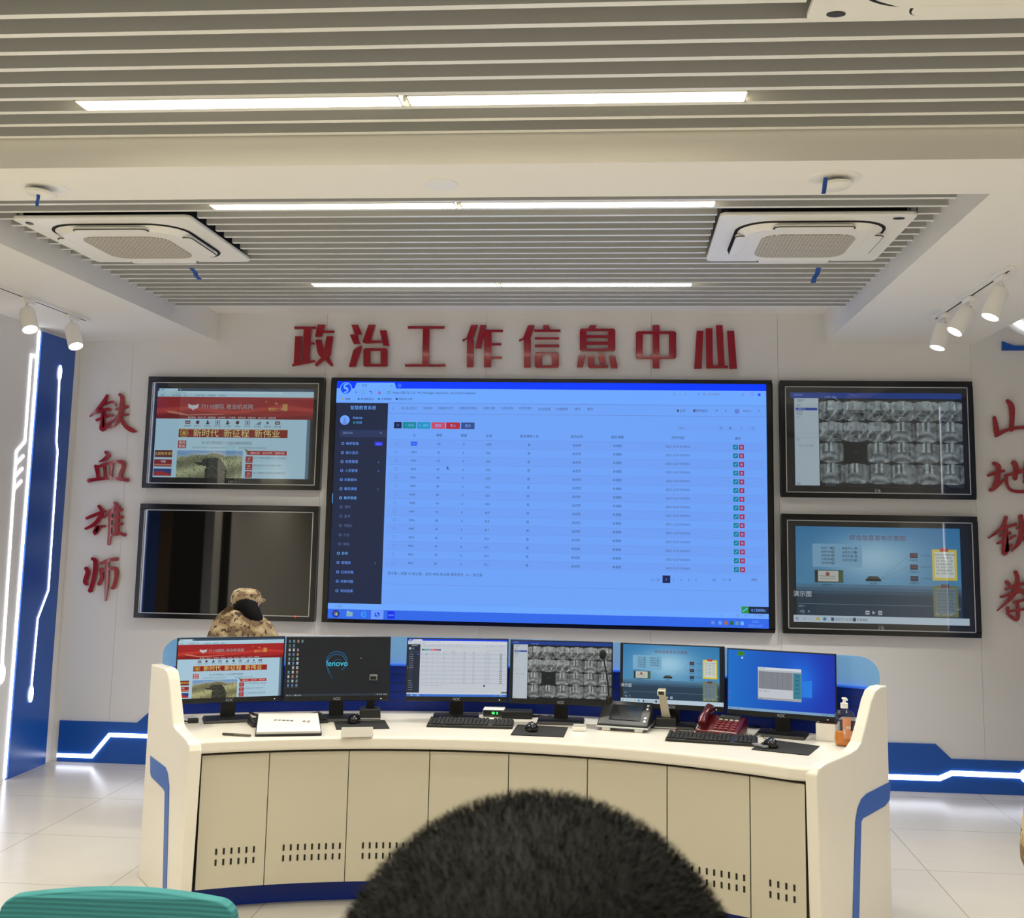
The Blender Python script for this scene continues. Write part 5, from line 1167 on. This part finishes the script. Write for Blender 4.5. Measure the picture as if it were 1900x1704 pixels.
# red telephone
p = on_desk(1342, 1368); yaw = yaw_at(p)-0.05; t = thing('desk_telephone', 'dark red desk telephone with handset, beside the right keyboard', 'telephone', (p.x, p.y+0.085, ZD), (0, 0, yaw))
pts = [(-0.085, 0.0), (-0.085, 0.022), (0.06, 0.075), (0.085, 0.068), (0.085, 0.0)]
MB().prism([(-0.105, y, z) for y, z in pts], (0.21, 0, 0)).obj('body', M_REDPHONE, t, world=False, bevel=0.008, seg=3)
sl = math.atan2(0.053, 0.145); mr = Matrix.Rotation(sl, 3, 'X'); zz = lambda y: 0.022+0.053*(y+0.085)/0.145
hs = MB().tube([(-0.075, -0.075, 0.050), (-0.078, -0.055, 0.068), (-0.078, 0.0, 0.092), (-0.078, 0.05, 0.106), (-0.075, 0.075, 0.098)], [0.020, 0.022, 0.016, 0.022, 0.021], 12).obj('handset', M_REDPHONE, t, world=False, smooth=True)
MB().box((0.03, 0.045, zz(0.045)+.002), (0.095, 0.030, 0.004), mr).obj('display_window', mat('phone_lcd', (70, 74, 66), 0.2), t, world=False)
kb = MB(); kw = MB()
for r in range(4):
    for q in range(3): kb.box((-0.012+0.026*q, -0.062+0.02*r, zz(-0.062+0.02*r)+.003), (0.017, 0.011, 0.006), mr)
    kb.box((0.075, -0.062+0.02*r, zz(-0.062+0.02*r)+.003), (0.017, 0.011, 0.006), mr)
for q in range(4): kw.box((-0.008+0.026*q, 0.018, zz(0.018)+.003), (0.019, 0.012, 0.005), mr)
kb.obj('keypad', mat('red_key', (130, 40, 44), 0.4), t, world=False, bevel=0.001, seg=1); kw.obj('function_keys', mat('pale_key', (190, 180, 170), 0.4), t, world=False, bevel=0.001, seg=1)
cp = []
for k in range(90):
    s_ = k/89; a = s_*30*PI; y = -0.09-0.03*math.sin(s_*PI); x = -0.075-0.11*s_+0.02*math.sin(s_*5)
    cp.append((x+0.006*math.cos(a)*0.3, y+0.006*math.cos(a), 0.008+0.006*math.sin(a)))
MB().tube(cp, 0.0022, 5).obj('coiled_cord', M_REDPHONE, t, world=False)
# grey remote on the right pad
a, b = on_desk(1397, 1385), on_desk(1424, 1392); c = (a+b)/2; u = (b-a).normalized()
t = thing('pocket_remote', 'small grey remote lying on the corner of the right mouse pad', 'remote control', (c.x, c.y, ZD+0.004), (0, 0, math.atan2(u.y, u.x)))
MB().box((0, 0, 0.006), (0.09, 0.024, 0.012)).obj('case', M_GREY, t, world=False, bevel=0.004)
MB().box((0.02, 0, 0.0122), (0.02, 0.012, 0.001)).obj('button', M_BLACK, t, world=False)
# soap bottle
p = on_desk(1570, 1386); t = thing('soap_bottle', 'clear pump bottle half full of orange hand soap, right end of desk', 'soap bottle', (p.x, p.y+0.025, ZD), (0, 0, 0.15))
def oval(prof, sx, sy):
    m = MB(); n = 24; vs = []; 
    for s_, z in prof: vs += [(sx*s_*math.cos(2*PI*k/n), sy*s_*math.sin(2*PI*k/n), z) for k in range(n)]
    fs = [(i*n+k, i*n+(k+1) % n, (i+1)*n+(k+1) % n, (i+1)*n+k) for i in range(len(prof)-1) for k in range(n)]
    return m.add(vs, fs+[tuple(range(n))[::-1], tuple(range((len(prof)-1)*n, len(prof)*n))])
oval([(.86, 0), (.95, .006), (.98, .03), (.86, .075), (.94, .115), (.98, .135), (.86, .150), (.5, .160), (.3, .164), (.3, .170)], 0.050, 0.030).obj('bottle', M_CLEAR, t, world=False, smooth=True)
oval([(.80, .003), (.90, .008), (.92, .03), (.84, .062), (.80, .0625)], 0.049, 0.029).obj('orange_soap', mat('orange_liquid', (255, 146, 16), 0.15), t, world=False, smooth=True)
m = MB(); n = 10
for j, (z0, z1) in enumerate(((0.035, 0.075), (0.075, 0.128))):
    for k in range(n):
        a0, a1 = -1.98+0.84*k/n, -1.98+0.84*(k+1)/n
        w = lambda a, z: (0.0505*(0.88+0.08*abs(z-0.075)/0.05)*math.cos(a)*1.02, 0.0305*(0.88+0.08*abs(z-0.075)/0.05)*math.sin(a)*1.02, z)
        m.add([w(a0, z0), w(a1, z0), w(a1, z1), w(a0, z1)], [(0, 1, 2, 3)])
lb = m.obj('label', mat('orange_label', (232, 158, 116), 0.4), t, world=False)
MB().box((0.006, -0.0312, 0.085), (0.022, 0.002, 0.012)).box((-0.012, -0.0312, 0.066), (0.010, 0.002, 0.022)).obj('label_print', mat('label_white', (232, 210, 190), 0.5), lb, world=False)
MB().lathe([(.017, .168), (.017, .190), (.008, .192), (.006, .206), (.011, .207), (.011, .214), (.0005, .214)], n=18).box((0, -0.016, 0.209), (0.011, 0.034, 0.009)).obj('pump', M_WPLASTIC, t, world=False, smooth=True)
# boxes behind the bottle
p = on_desk(1546, 1378); t = thing('card_box', 'white open box behind the soap bottle, under the blue monitor', 'box', (p.x-0.01, p.y+0.07, ZD), (0, 0, -0.3))
b_ = MB(); w_, h_ = 0.10, 0.078
b_.bb(-w_/2, w_/2, -w_/2, w_/2, 0, .003).bb(-w_/2, w_/2, -w_/2, -w_/2+.003, .003, h_).bb(-w_/2, w_/2, w_/2-.003, w_/2, .003, h_).bb(-w_/2, -w_/2+.003, -w_/2+.003, w_/2-.003, .003, h_).bb(w_/2-.003, w_/2, -w_/2+.003, w_/2-.003, .003, h_)
b_.obj('carton', M_WPLASTIC, t, world=False); MB().box((0, 0, 0.05), (0.08, 0.08, 0.06)).obj('contents', M_WOOD, t, world=False, bevel=0.01)
p = on_desk(1590, 1380); t = thing('clear_container', 'clear plastic tub between the soap bottle and the desk end panel', 'container', (p.x-0.012, p.y+0.11, ZD), (0, 0, -0.4))
MB().box((0, 0, 0.045), (0.075, 0.075, 0.088)).obj('tub', M_CLEAR, t, world=False, bevel=0.004); MB().box((0, 0, 0.0925), (0.08, 0.08, 0.006)).obj('rim', mat('pale_rim', (190, 192, 194), 0.3), t, world=False, bevel=0.002)
# cables
def cable(pts, r, m, label, zoff=0.0):
    P = []
    for q in pts:
        z = DT+0.001+r+(q[2] if len(q) > 2 else 0); p = at_z(q[0], q[1], z); P.append(p)
    sm = []
    for i in range(len(P)-1):
        a, b, c, d = P[max(i-1, 0)], P[i], P[i+1], P[min(i+2, len(P)-1)]
        for k in range(5):
            u = k/5; sm.append(0.5*((2*b)+(c-a)*u+(2*a-5*b+4*c-d)*u*u+(3*b-a-3*c+d)*u**3))
    sm.append(P[-1])
    return tag(MB().tube(sm, r, 6).obj('cable', m, None, smooth=True), label, 'cable', 'loose cables on the desk')
cable([(463, 1322), (480, 1328), (510, 1331), (545, 1329), (575, 1325), (592, 1322)], 0.005, M_CAB, 'thick black cable arching behind the left keyboard')
cable([(470, 1333), (510, 1336), (545, 1333), (585, 1329), (600, 1327)], 0.003, M_CAB, 'thin black cable running under the dark monitor')
cable([(985, 1327), (992, 1329), (1003, 1329), (1012, 1331), (1022, 1329)], 0.006, M_CAB, 'short black cable between the middle monitors')
cable([(1296, 1345), (1300, 1336), (1312, 1328), (1330, 1325)], 0.0025, M_WCAB, 'thin white cable behind the red telephone')
cable([(1383, 1352), (1380, 1362), (1390, 1368), (1410, 1366), (1425, 1359), (1430, 1352)], 0.003, M_WCAB, 'looped grey cable right of the red telephone')
cable([(1388, 1349), (1400, 1350), (1415, 1348), (1428, 1349)], 0.004, M_CAB, 'short black cable behind the looped grey cable')
p = on_desk(352, 1342); t = thing('power_adapter', 'tangled black adapter lead beside the left end panel', 'power adapter', (p.x, p.y, ZD), (0, 0, 0.5))
MB().box((0.015, 0, 0.010), (0.05, 0.028, 0.020)).obj('brick', M_BLACK, t, world=False, bevel=0.003)
MB().tube([(-0.01, 0, .008), (-0.03, 0.014, .006), (-0.05, -0.004, .006), (-0.035, -0.018, .012), (-0.022, 0.004, .010), (-0.045, 0.02, .006), (-0.07, 0.004, .005)], 0.0035, 6).obj('lead', M_CAB, t, world=False, smooth=True)

# ------------------------------------------------------------------ teal mesh office chair in the foreground
def teal():
    N, L, b = nodes(M_TEAL); tc = N.new('ShaderNodeTexCoord'); w = N.new('ShaderNodeTexWave'); w.bands_direction = 'Z'; w.inputs['Scale'].default_value = 34; w.inputs['Distortion'].default_value = 0.2
    L.new(tc.outputs['Object'], w.inputs['Vector']); bp = N.new('ShaderNodeBump'); bp.inputs['Strength'].default_value = 0.25; bp.inputs['Distance'].default_value = 0.003
    L.new(w.outputs['Fac'], bp.inputs['Height']); L.new(bp.outputs['Normal'], b.inputs['Normal'])
    cr = N.new('ShaderNodeMixRGB'); cr.inputs['Color1'].default_value = (*lin((36, 108, 114)), 1); cr.inputs['Color2'].default_value = (*lin((41, 115, 121)), 1)
    L.new(w.outputs['Fac'], cr.inputs['Fac']); L.new(cr.outputs['Color'], b.inputs['Base Color'])
teal()
YC = 2.2; pc = at_y(221, 1660, YC); ztop = at_y(285, 1655, YC).z; hw = (at_y(441, 1690, YC).x-at_y(2, 1690, YC).x)/2
ch = thing('office_chair', 'teal mesh office chair back, bottom left corner', 'office chair', (pc.x, YC, 0), (0, 0, 0))
def back_z(u): return ztop-0.018*abs(u-0.12)**1.8-0.035*(1-math.sqrt(max(0, 1-min(1, max(0, (abs(u)-0.85)/0.15))**2)))
nb = 90; front_, back_ = [], []
hgt = 0.50; loop = []
for i in range(nb+1): u = -1+2*i/nb; loop.append((u*hw, back_z(u)))
for i in range(nb+1): u = 1-2*i/nb; loop.append((u*hw*0.86, ztop-hgt-0.01*(1-u*u)))
cv = lambda x: 0.10*(x/hw)**2*hw*0.5
MB().loft([(x, -cv(x), z) for x, z in loop], [(x, -cv(x)+0.03, z) for x, z in loop]).obj('backrest', M_TEAL, ch, world=False, bevel=0.010, seg=3)
MB().tube([(0, -0.02, ztop-hgt+0.06), (0, -0.075, 0.62), (0, -0.06, 0.46), (0, 0.1, 0.42)], 0.025, 10).obj('back_support', M_BLACK, ch, world=False, smooth=True)
MB().prism([(x, y+0.26, 0.45) for x, y in rrect(0, 0, 0.50, 0.48, 0.09)], (0, 0, 0.07)).obj('seat', M_TEAL, ch, world=False, bevel=0.02, seg=3)
for sx in (-1, 1): MB().tube([(sx*0.22, 0.24, 0.43), (sx*0.29, 0.24, 0.46), (sx*0.29, 0.22, 0.68)], 0.016, 8).box((sx*0.29, 0.22, 0.695), (0.07, 0.24, 0.03)).obj('armrest', M_BLACK, ch, world=False)
MB().tube([(0, 0.24, 0.10), (0, 0.24, 0.28)], 0.028, 12).tube([(0, 0.24, 0.28), (0, 0.24, 0.45)], 0.02, 12).obj('gas_lift', M_BLACK, ch, world=False)
for k in range(5):
    a = 2*PI*k/5+0.3; e = Vector((0.30*math.cos(a), 0.24+0.30*math.sin(a), 0.075))
    lg = MB().tube([(0, 0.24, 0.11), e], [0.026, 0.016], 8).obj('base_arm', M_BLACK, ch, world=False)
    MB().lathe([(0.0005, -0.02), (0.026, -0.02), (0.028, 0), (0.026, 0.02), (0.0005, 0.02)], (e.x, e.y, 0.029), Matrix.Rotation(PI/2, 3, 'Y'), 16).obj('caster', M_BLACKG, lg, world=False)

# ------------------------------------------------------------------ people
def skin_mesh(name, material, joints, edges, parent=None, root=0, subsurf=2):
    """one continuous surface grown round a skeleton; joints: name -> (x, y, z, rx, ry)"""
    keys = list(joints); idx = {k: i for i, k in enumerate(keys)}
    me = bpy.data.meshes.new(name)
    loc = Vector(parent.location) if parent is not None else Vector((0, 0, 0))
    me.from_pydata([Vector(joints[k][:3])-loc for k in keys], [(idx[a], idx[b]) for a, b in edges], [])
    o = bpy.data.objects.new(name, me); COL.objects.link(o); me.materials.append(material)
    o.modifiers.new('skin', 'SKIN')
    if not me.skin_vertices: 
        bpy.context.view_layer.objects.active = o
    sv = me.skin_vertices[0].data
    for k in keys: sv[idx[k]].radius = joints[k][3:5]; sv[idx[k]].use_root = (idx[k] == root); sv[idx[k]].use_loose = False
    ss = o.modifiers.new('smooth', 'SUBSURF'); ss.levels = subsurf; ss.render_levels = subsurf
    o.modifiers['skin'].use_smooth_shade = True
    dg = bpy.context.evaluated_depsgraph_get(); dg.update()
    m2 = bpy.data.meshes.new_from_object(o.evaluated_get(dg)); m2.name = name
    if not m2.materials: m2.materials.append(material)
    o.modifiers.clear(); o.data = m2
    for p in m2.polygons: p.use_smooth = True
    if parent is not None: o.parent = parent
    return o
def lerp(a, b, t): return tuple(x+(y-x)*t for x, y in zip(a, b))
def figure(root, J, head_dir, cloth, cloth_name, trousers=None, shoulder=0.0):
    """J: joint positions (pelvis, chest, neck, head, shoulder/elbow/wrist l r, hip/knee/ankle l r)"""
    V = {k: Vector(v) for k, v in J.items()}; fd = Vector(head_dir).normalized(); up = (V['head']-V['neck']).normalized()
    B = {}; E = []
    def put(k, p, rx, ry=None): B[k] = (p.x, p.y, p.z, rx, ry if ry else rx)
    put('pelvis', V['pelvis'], .125, .095); put('belly', V['pelvis'].lerp(V['chest'], .5), .115, .09); put('chest', V['chest'], .135, .10)
    put('neck', V['neck'], .052); put('skull_base', V['neck'].lerp(V['head'], .55), .062); put('head', V['head'], .076, .088); put('crown', V['head']+up*.070, .056, .066)
    put('jaw', V['head']+fd*.035-up*.075, .042); put('chin', V['head']+fd*.075-up*.088, .022); put('nose', V['head']+fd*.100-up*.012, .011); put('brow', V['head']+fd*.070+up*.012, .03)
    E += [('pelvis', 'belly'), ('belly', 'chest'), ('chest', 'neck'), ('neck', 'skull_base'), ('skull_base', 'head'), ('head', 'crown'), ('skull_base', 'jaw'), ('jaw', 'chin'), ('head', 'brow'), ('brow', 'nose')]
    side = fd.cross(up).normalized()
    for s_ in ('l', 'r'):
        sh, el, wr = V['shoulder_'+s_], V['elbow_'+s_], V['wrist_'+s_]; hp, kn, an = V['hip_'+s_], V['knee_'+s_], V['ankle_'+s_]
        put('shoulder_'+s_, sh, .058); put('elbow_'+s_, el, .040); put('fore_'+s_, el.lerp(wr, .35), .040); put('wrist_'+s_, wr, .026)
        hd = (wr-el).normalized(); palm = wr+hd*.055; put('palm_'+s_, palm, .034, .018)
        E += [('chest', 'shoulder_'+s_), ('shoulder_'+s_, 'elbow_'+s_), ('elbow_'+s_, 'fore_'+s_), ('fore_'+s_, 'wrist_'+s_), ('wrist_'+s_, 'palm_'+s_)]
        lat = hd.cross(Vector((0.2, 0.1, 1))).normalized(); nrm = hd.cross(lat)
        for q, (o_, ln) in enumerate(((-.026, .060), (-.009, .072), (.009, .068), (.026, .052))):
            a = palm+hd*.035+lat*o_; b = a+hd*ln*.55-nrm*.008; c = b+hd*ln*.4-nrm*.022
            for w_, pt in (('a', a), ('b', b), ('c', c)): put('finger%d%s_%s' % (q, w_, s_), pt, .0085)
            E += [('palm_'+s_, 'finger%da_%s' % (q, s_)), ('finger%da_%s' % (q, s_), 'finger%db_%s' % (q, s_)), ('finger%db_%s' % (q, s_), 'finger%dc_%s' % (q, s_))]
        a = palm-lat*.034-hd*.01; b = a-lat*.02+hd*.03; put('thumb_a_'+s_, a, .010); put('thumb_b_'+s_, b, .0085); E += [('palm_'+s_, 'thumb_a_'+s_), ('thumb_a_'+s_, 'thumb_b_'+s_)]
        put('hip_'+s_, hp, .085); put('knee_'+s_, kn, .055); put('calf_'+s_, kn.lerp(an, .35), .053); put('ankle_'+s_, an, .036)
        toe = V.get('toe_'+s_, an+Vector((fd.x, fd.y, 0)).normalized()*.16-Vector((0, 0, .05))); put('toe_'+s_, toe, .034, .03)
        E += [('pelvis', 'hip_'+s_), ('hip_'+s_, 'knee_'+s_), ('knee_'+s_, 'calf_'+s_), ('calf_'+s_, 'ankle_'+s_), ('ankle_'+s_, 'toe_'+s_)]
    body = skin_mesh('body', M_SKIN, B, E, root)
    # ears
    er = MB()
    for sg in (-1, 1): er.ball(V['head']+side*sg*.080-up*.01, (.012, .02, .032), 10, 8)
    er.obj('ears', M_SKIN, root, smooth=True)
    ey = MB()
    for sg in (-1, 1): ey.ball(V['head']+side*sg*.031+fd*.082+up*.002, .011, 10, 8)
    ey.obj('eyes', mat('eye_dark', (40, 30, 26), 0.2), root, smooth=True)
    C = {}; G = []
    def cp(k, grow): x = B[k]; C[k] = (x[0], x[1], x[2], x[3]+grow, x[4]+grow)
    for k, g in (('pelvis', .022), ('belly', .026), ('chest', .026)): cp(k, g)
    nk = V['chest'].lerp(V['neck'], 1.0); C['collar'] = (nk.x, nk.y, nk.z, .068, .064); G += [('pelvis', 'belly'), ('belly', 'chest'), ('chest', 'collar')]
    for s_ in ('l', 'r'):
        for k, g in (('shoulder_', .022+shoulder), ('elbow_', .016), ('fore_', .014)): cp(k+s_, g)
        w = V['elbow_'+s_].lerp(V['wrist_'+s_], .93); C['cuff_'+s_] = (w.x, w.y, w.z, .040, .040)
        G += [('chest', 'shoulder_'+s_), ('shoulder_'+s_, 'elbow_'+s_), ('elbow_'+s_, 'fore_'+s_), ('fore_'+s_, 'cuff_'+s_)]
    skin_mesh(cloth_name, cloth, C, G, root)
    C2 = {}; G2 = []
    x = B['pelvis']; C2['pelvis'] = (x[0], x[1], x[2], x[3]+.018, x[4]+.018)
    for s_ in ('l', 'r'):
        for k, g in (('hip_', .016), ('knee_', .018), ('calf_', .018)): x = B[k+s_]; C2[k+s_] = (x[0], x[1], x[2], x[3]+g, x[4]+g)
        w = V['knee_'+s_].lerp(V['ankle_'+s_], .94); C2['hem_'+s_] = (w.x, w.y, w.z, .058, .058)
        G2 += [('pelvis', 'hip_'+s_), ('hip_'+s_, 'knee_'+s_), ('knee_'+s_, 'calf_'+s_), ('calf_'+s_, 'hem_'+s_)]
    skin_mesh('trousers', trousers or cloth, C2, G2, root)
    bt = MB()
    for s_ in ('l', 'r'):
        a, b = V['ankle_'+s_], Vector(B['toe_'+s_][:3]); bt.tube([a+Vector((0, 0, .0)), a.lerp(b, .5), b], [.052, .05, .042], 10)
    bt.obj('shoes', M_BLACK, root, smooth=True)
    return V, fd, up, side
# person in front of the camera: only the back of the head shows
hc = at_y(1000, 1478, 0.60); HX, HY = hc.x, 0.60; HZ = hc.z-0.127
pa = thing('person', 'person with short black hair seen from behind, head only, bottom centre', 'person', (HX, HY, 0))
JA = dict(pelvis=(HX, HY-.02, .86), chest=(HX, HY-.01, 1.12), neck=(HX, HY-.01, 1.30), head=(HX, HY+.01, HZ-.02),
          shoulder_l=(HX-.165, HY-.01, 1.23), elbow_l=(HX-.21, HY-.02, .97), wrist_l=(HX-.20, HY+.05, .76), shoulder_r=(HX+.165, HY-.01, 1.23), elbow_r=(HX+.21, HY-.02, .97), wrist_r=(HX+.20, HY+.05, .76),
          hip_l=(HX-.09, HY-.02, .80), knee_l=(HX-.095, HY, .45), ankle_l=(HX-.10, HY-.02, .09), hip_r=(HX+.09, HY-.02, .80), knee_r=(HX+.095, HY, .45), ankle_r=(HX+.10, HY-.02, .09))
figure(pa, JA, (0, 1, 0), mat('dark_cloth', (38, 40, 46), 0.9), 'jacket')
rh = (0.113, 0.122, 0.121); hcen = Vector((HX, HY+0.005, HZ))
hm = MB(); nn, mm_ = 40, 22
vs = []; fs = []
for i in range(mm_+1):
    t_ = 0.66*PI*i/mm_
    for k in range(nn):
        a = 2*PI*k/nn; fr_ = max(0, math.sin(a)); tt = t_*(1-0.30*fr_*1.0)
        vs.append(hcen+Vector((rh[0]*math.sin(tt)*math.cos(a), rh[1]*math.sin(tt)*math.sin(a), rh[2]*math.cos(tt))))
for i in range(mm_):
    for k in range(nn): fs.append((i*nn+k, i*nn+(k+1) % nn, (i+1)*nn+(k+1) % nn, (i+1)*nn+k))
hm.add(vs, fs)
rnd = random.Random(2)
for _ in range(30000):
    t_ = math.acos(1-rnd.random()*1.42); a = rnd.random()*2*PI
    if math.sin(a) > 0.2 and t_ > 0.66*PI*(1-0.3*math.sin(a)): continue
    nrm = Vector((math.sin(t_)*math.cos(a)/rh[0], math.sin(t_)*math.sin(a)/rh[1], math.cos(t_)/rh[2])).normalized()
    p = hcen+Vector((rh[0]*math.sin(t_)*math.cos(a), rh[1]*math.sin(t_)*math.sin(a), rh[2]*math.cos(t_)))*0.995
    tang = Vector((rnd.gauss(0, 1), rnd.gauss(0, 1), rnd.gauss(0, 1)-0.4)); tang = (tang-nrm*tang.dot(nrm)).normalized()
    ln = rnd.uniform(.006, .011); tip = p+(nrm*0.75+tang*0.7).normalized()*ln; mid = p+(nrm*1.0+tang*0.35).normalized()*ln*0.5; w = tang.cross(nrm)*0.00025
    b0 = len(hm.v); hm.v += [tuple(p-w), tuple(p+w), tuple(mid+w*.8), tuple(mid-w*.8), tuple(tip)]; hm.f += [(b0, b0+1, b0+2, b0+3), (b0+3, b0+2, b0+4)]
hm.obj('hair', M_HAIR, pa, keep=True, smooth=True, bevel=None)
# person in camouflage kneeling behind the desk
YK = 6.55; hk = at_y(452, 1092, YK); kz = hk.z
K = lambda px, py, y=YK: at_y(px, py, y)
hd_ = K(456, 1120, YK+.03)
pk = thing('person', 'person in desert camouflage uniform and cap bending behind the left monitor', 'person', (hd_.x-.02, YK, 0))
px_ = hd_.x-.02
shl, shr = K(428, 1158, YK-.05), K(496, 1194, YK+.02)
JK = dict(pelvis=(px_-.05, YK-.08, .52), chest=(px_-.01, YK-.03, hd_.z-.27), neck=((hd_.x+.005), YK+.02, hd_.z-.13), head=(hd_.x, hd_.y, hd_.z),
          shoulder_l=tuple(shl), elbow_l=(shl.x-.04, YK+.10, .80), wrist_l=(shl.x+.02, YK+.30, .66), shoulder_r=tuple(shr), elbow_r=(shr.x+.06, YK+.12, .74), wrist_r=(shr.x, YK+.32, .62),
          hip_l=(px_-.14, YK-.08, .47), knee_l=(px_-.15, YK+.05, .085), ankle_l=(px_-.14, YK-.34, .085), hip_r=(px_+.05, YK-.08, .47), knee_r=(px_+.06, YK+.05, .085), ankle_r=(px_+.05, YK-.34, .085),
          toe_l=(px_-.14, YK-.46, .045), toe_r=(px_+.05, YK-.46, .045))
V, fd, up, side = figure(pk, JK, (0.25, 1.0, -0.15), M_CAMO, 'jacket', shoulder=.040)
hb = MB().ball(hd_+Vector((.010, -.012, -.012)), (.080, .092, .088), 24, 14)
hb.tube([hd_+Vector((.02, -.045, -.01)), hd_+Vector((.055, -.06, -.06)), hd_+Vector((.095, -.055, -.115)), hd_+Vector((.125, -.04, -.165))], [.062, .060, .048, .022], 14)
hb.obj('hair', M_HAIR, pk, smooth=True)
cm2 = Matrix.Rotation(0.10, 3, 'Y') @ Matrix.Rotation(0.12, 3, 'X')
MB().lathe([(.088, -.004), (.092, .0), (.090, .030), (.080, .056), (.060, .070), (.03, .077), (.0005, .079)], hd_+Vector((0, 0, .010)), cm2, 26).obj('cap', M_CAMO, pk, smooth=True)
MB().prism([hd_+cm2 @ Vector((0.24*.085+math.cos(a)*.070, 0.97*.085+math.sin(a)*.070, .006)) for a in [2*PI*k/18 for k in range(18)]], (0, 0, .006)).obj('cap_peak', M_CAMO, pk, smooth=False)
# sleeve of a person at the right edge of the frame
el = at_y(1894, 1592, 2.52); ex = el.x+0.042
pe = thing('person', 'person in desert camouflage at the right edge, only a sleeve showing', 'person', (ex+.22, 2.50, 0))
cx_ = ex+.24
JE = dict(pelvis=(cx_, 2.5, .93), chest=(cx_, 2.5, 1.24), neck=(cx_, 2.5, 1.44), head=(cx_, 2.52, 1.575), shoulder_l=(cx_-.17, 2.5, 1.36), elbow_l=(ex, 2.50, el.z), wrist_l=(ex+.08, 2.70, el.z-.03),
          shoulder_r=(cx_+.17, 2.5, 1.36), elbow_r=(cx_+.23, 2.5, 1.08), wrist_r=(cx_+.18, 2.70, 1.02), hip_l=(cx_-.09, 2.5, .87), knee_l=(cx_-.095, 2.52, .49), ankle_l=(cx_-.10, 2.5, .09), hip_r=(cx_+.09, 2.5, .87), knee_r=(cx_+.095, 2.52, .49), ankle_r=(cx_+.10, 2.5, .09))
V, fd, up, side = figure(pe, JE, (0, 1, 0), M_CAMO, 'jacket')
MB().ball(V['head']+Vector((0, -.012, .012)), (.084, .098, .090), 22, 14).obj('hair', M_HAIR, pe, smooth=True)

bpy.data.objects.remove(_font_o)
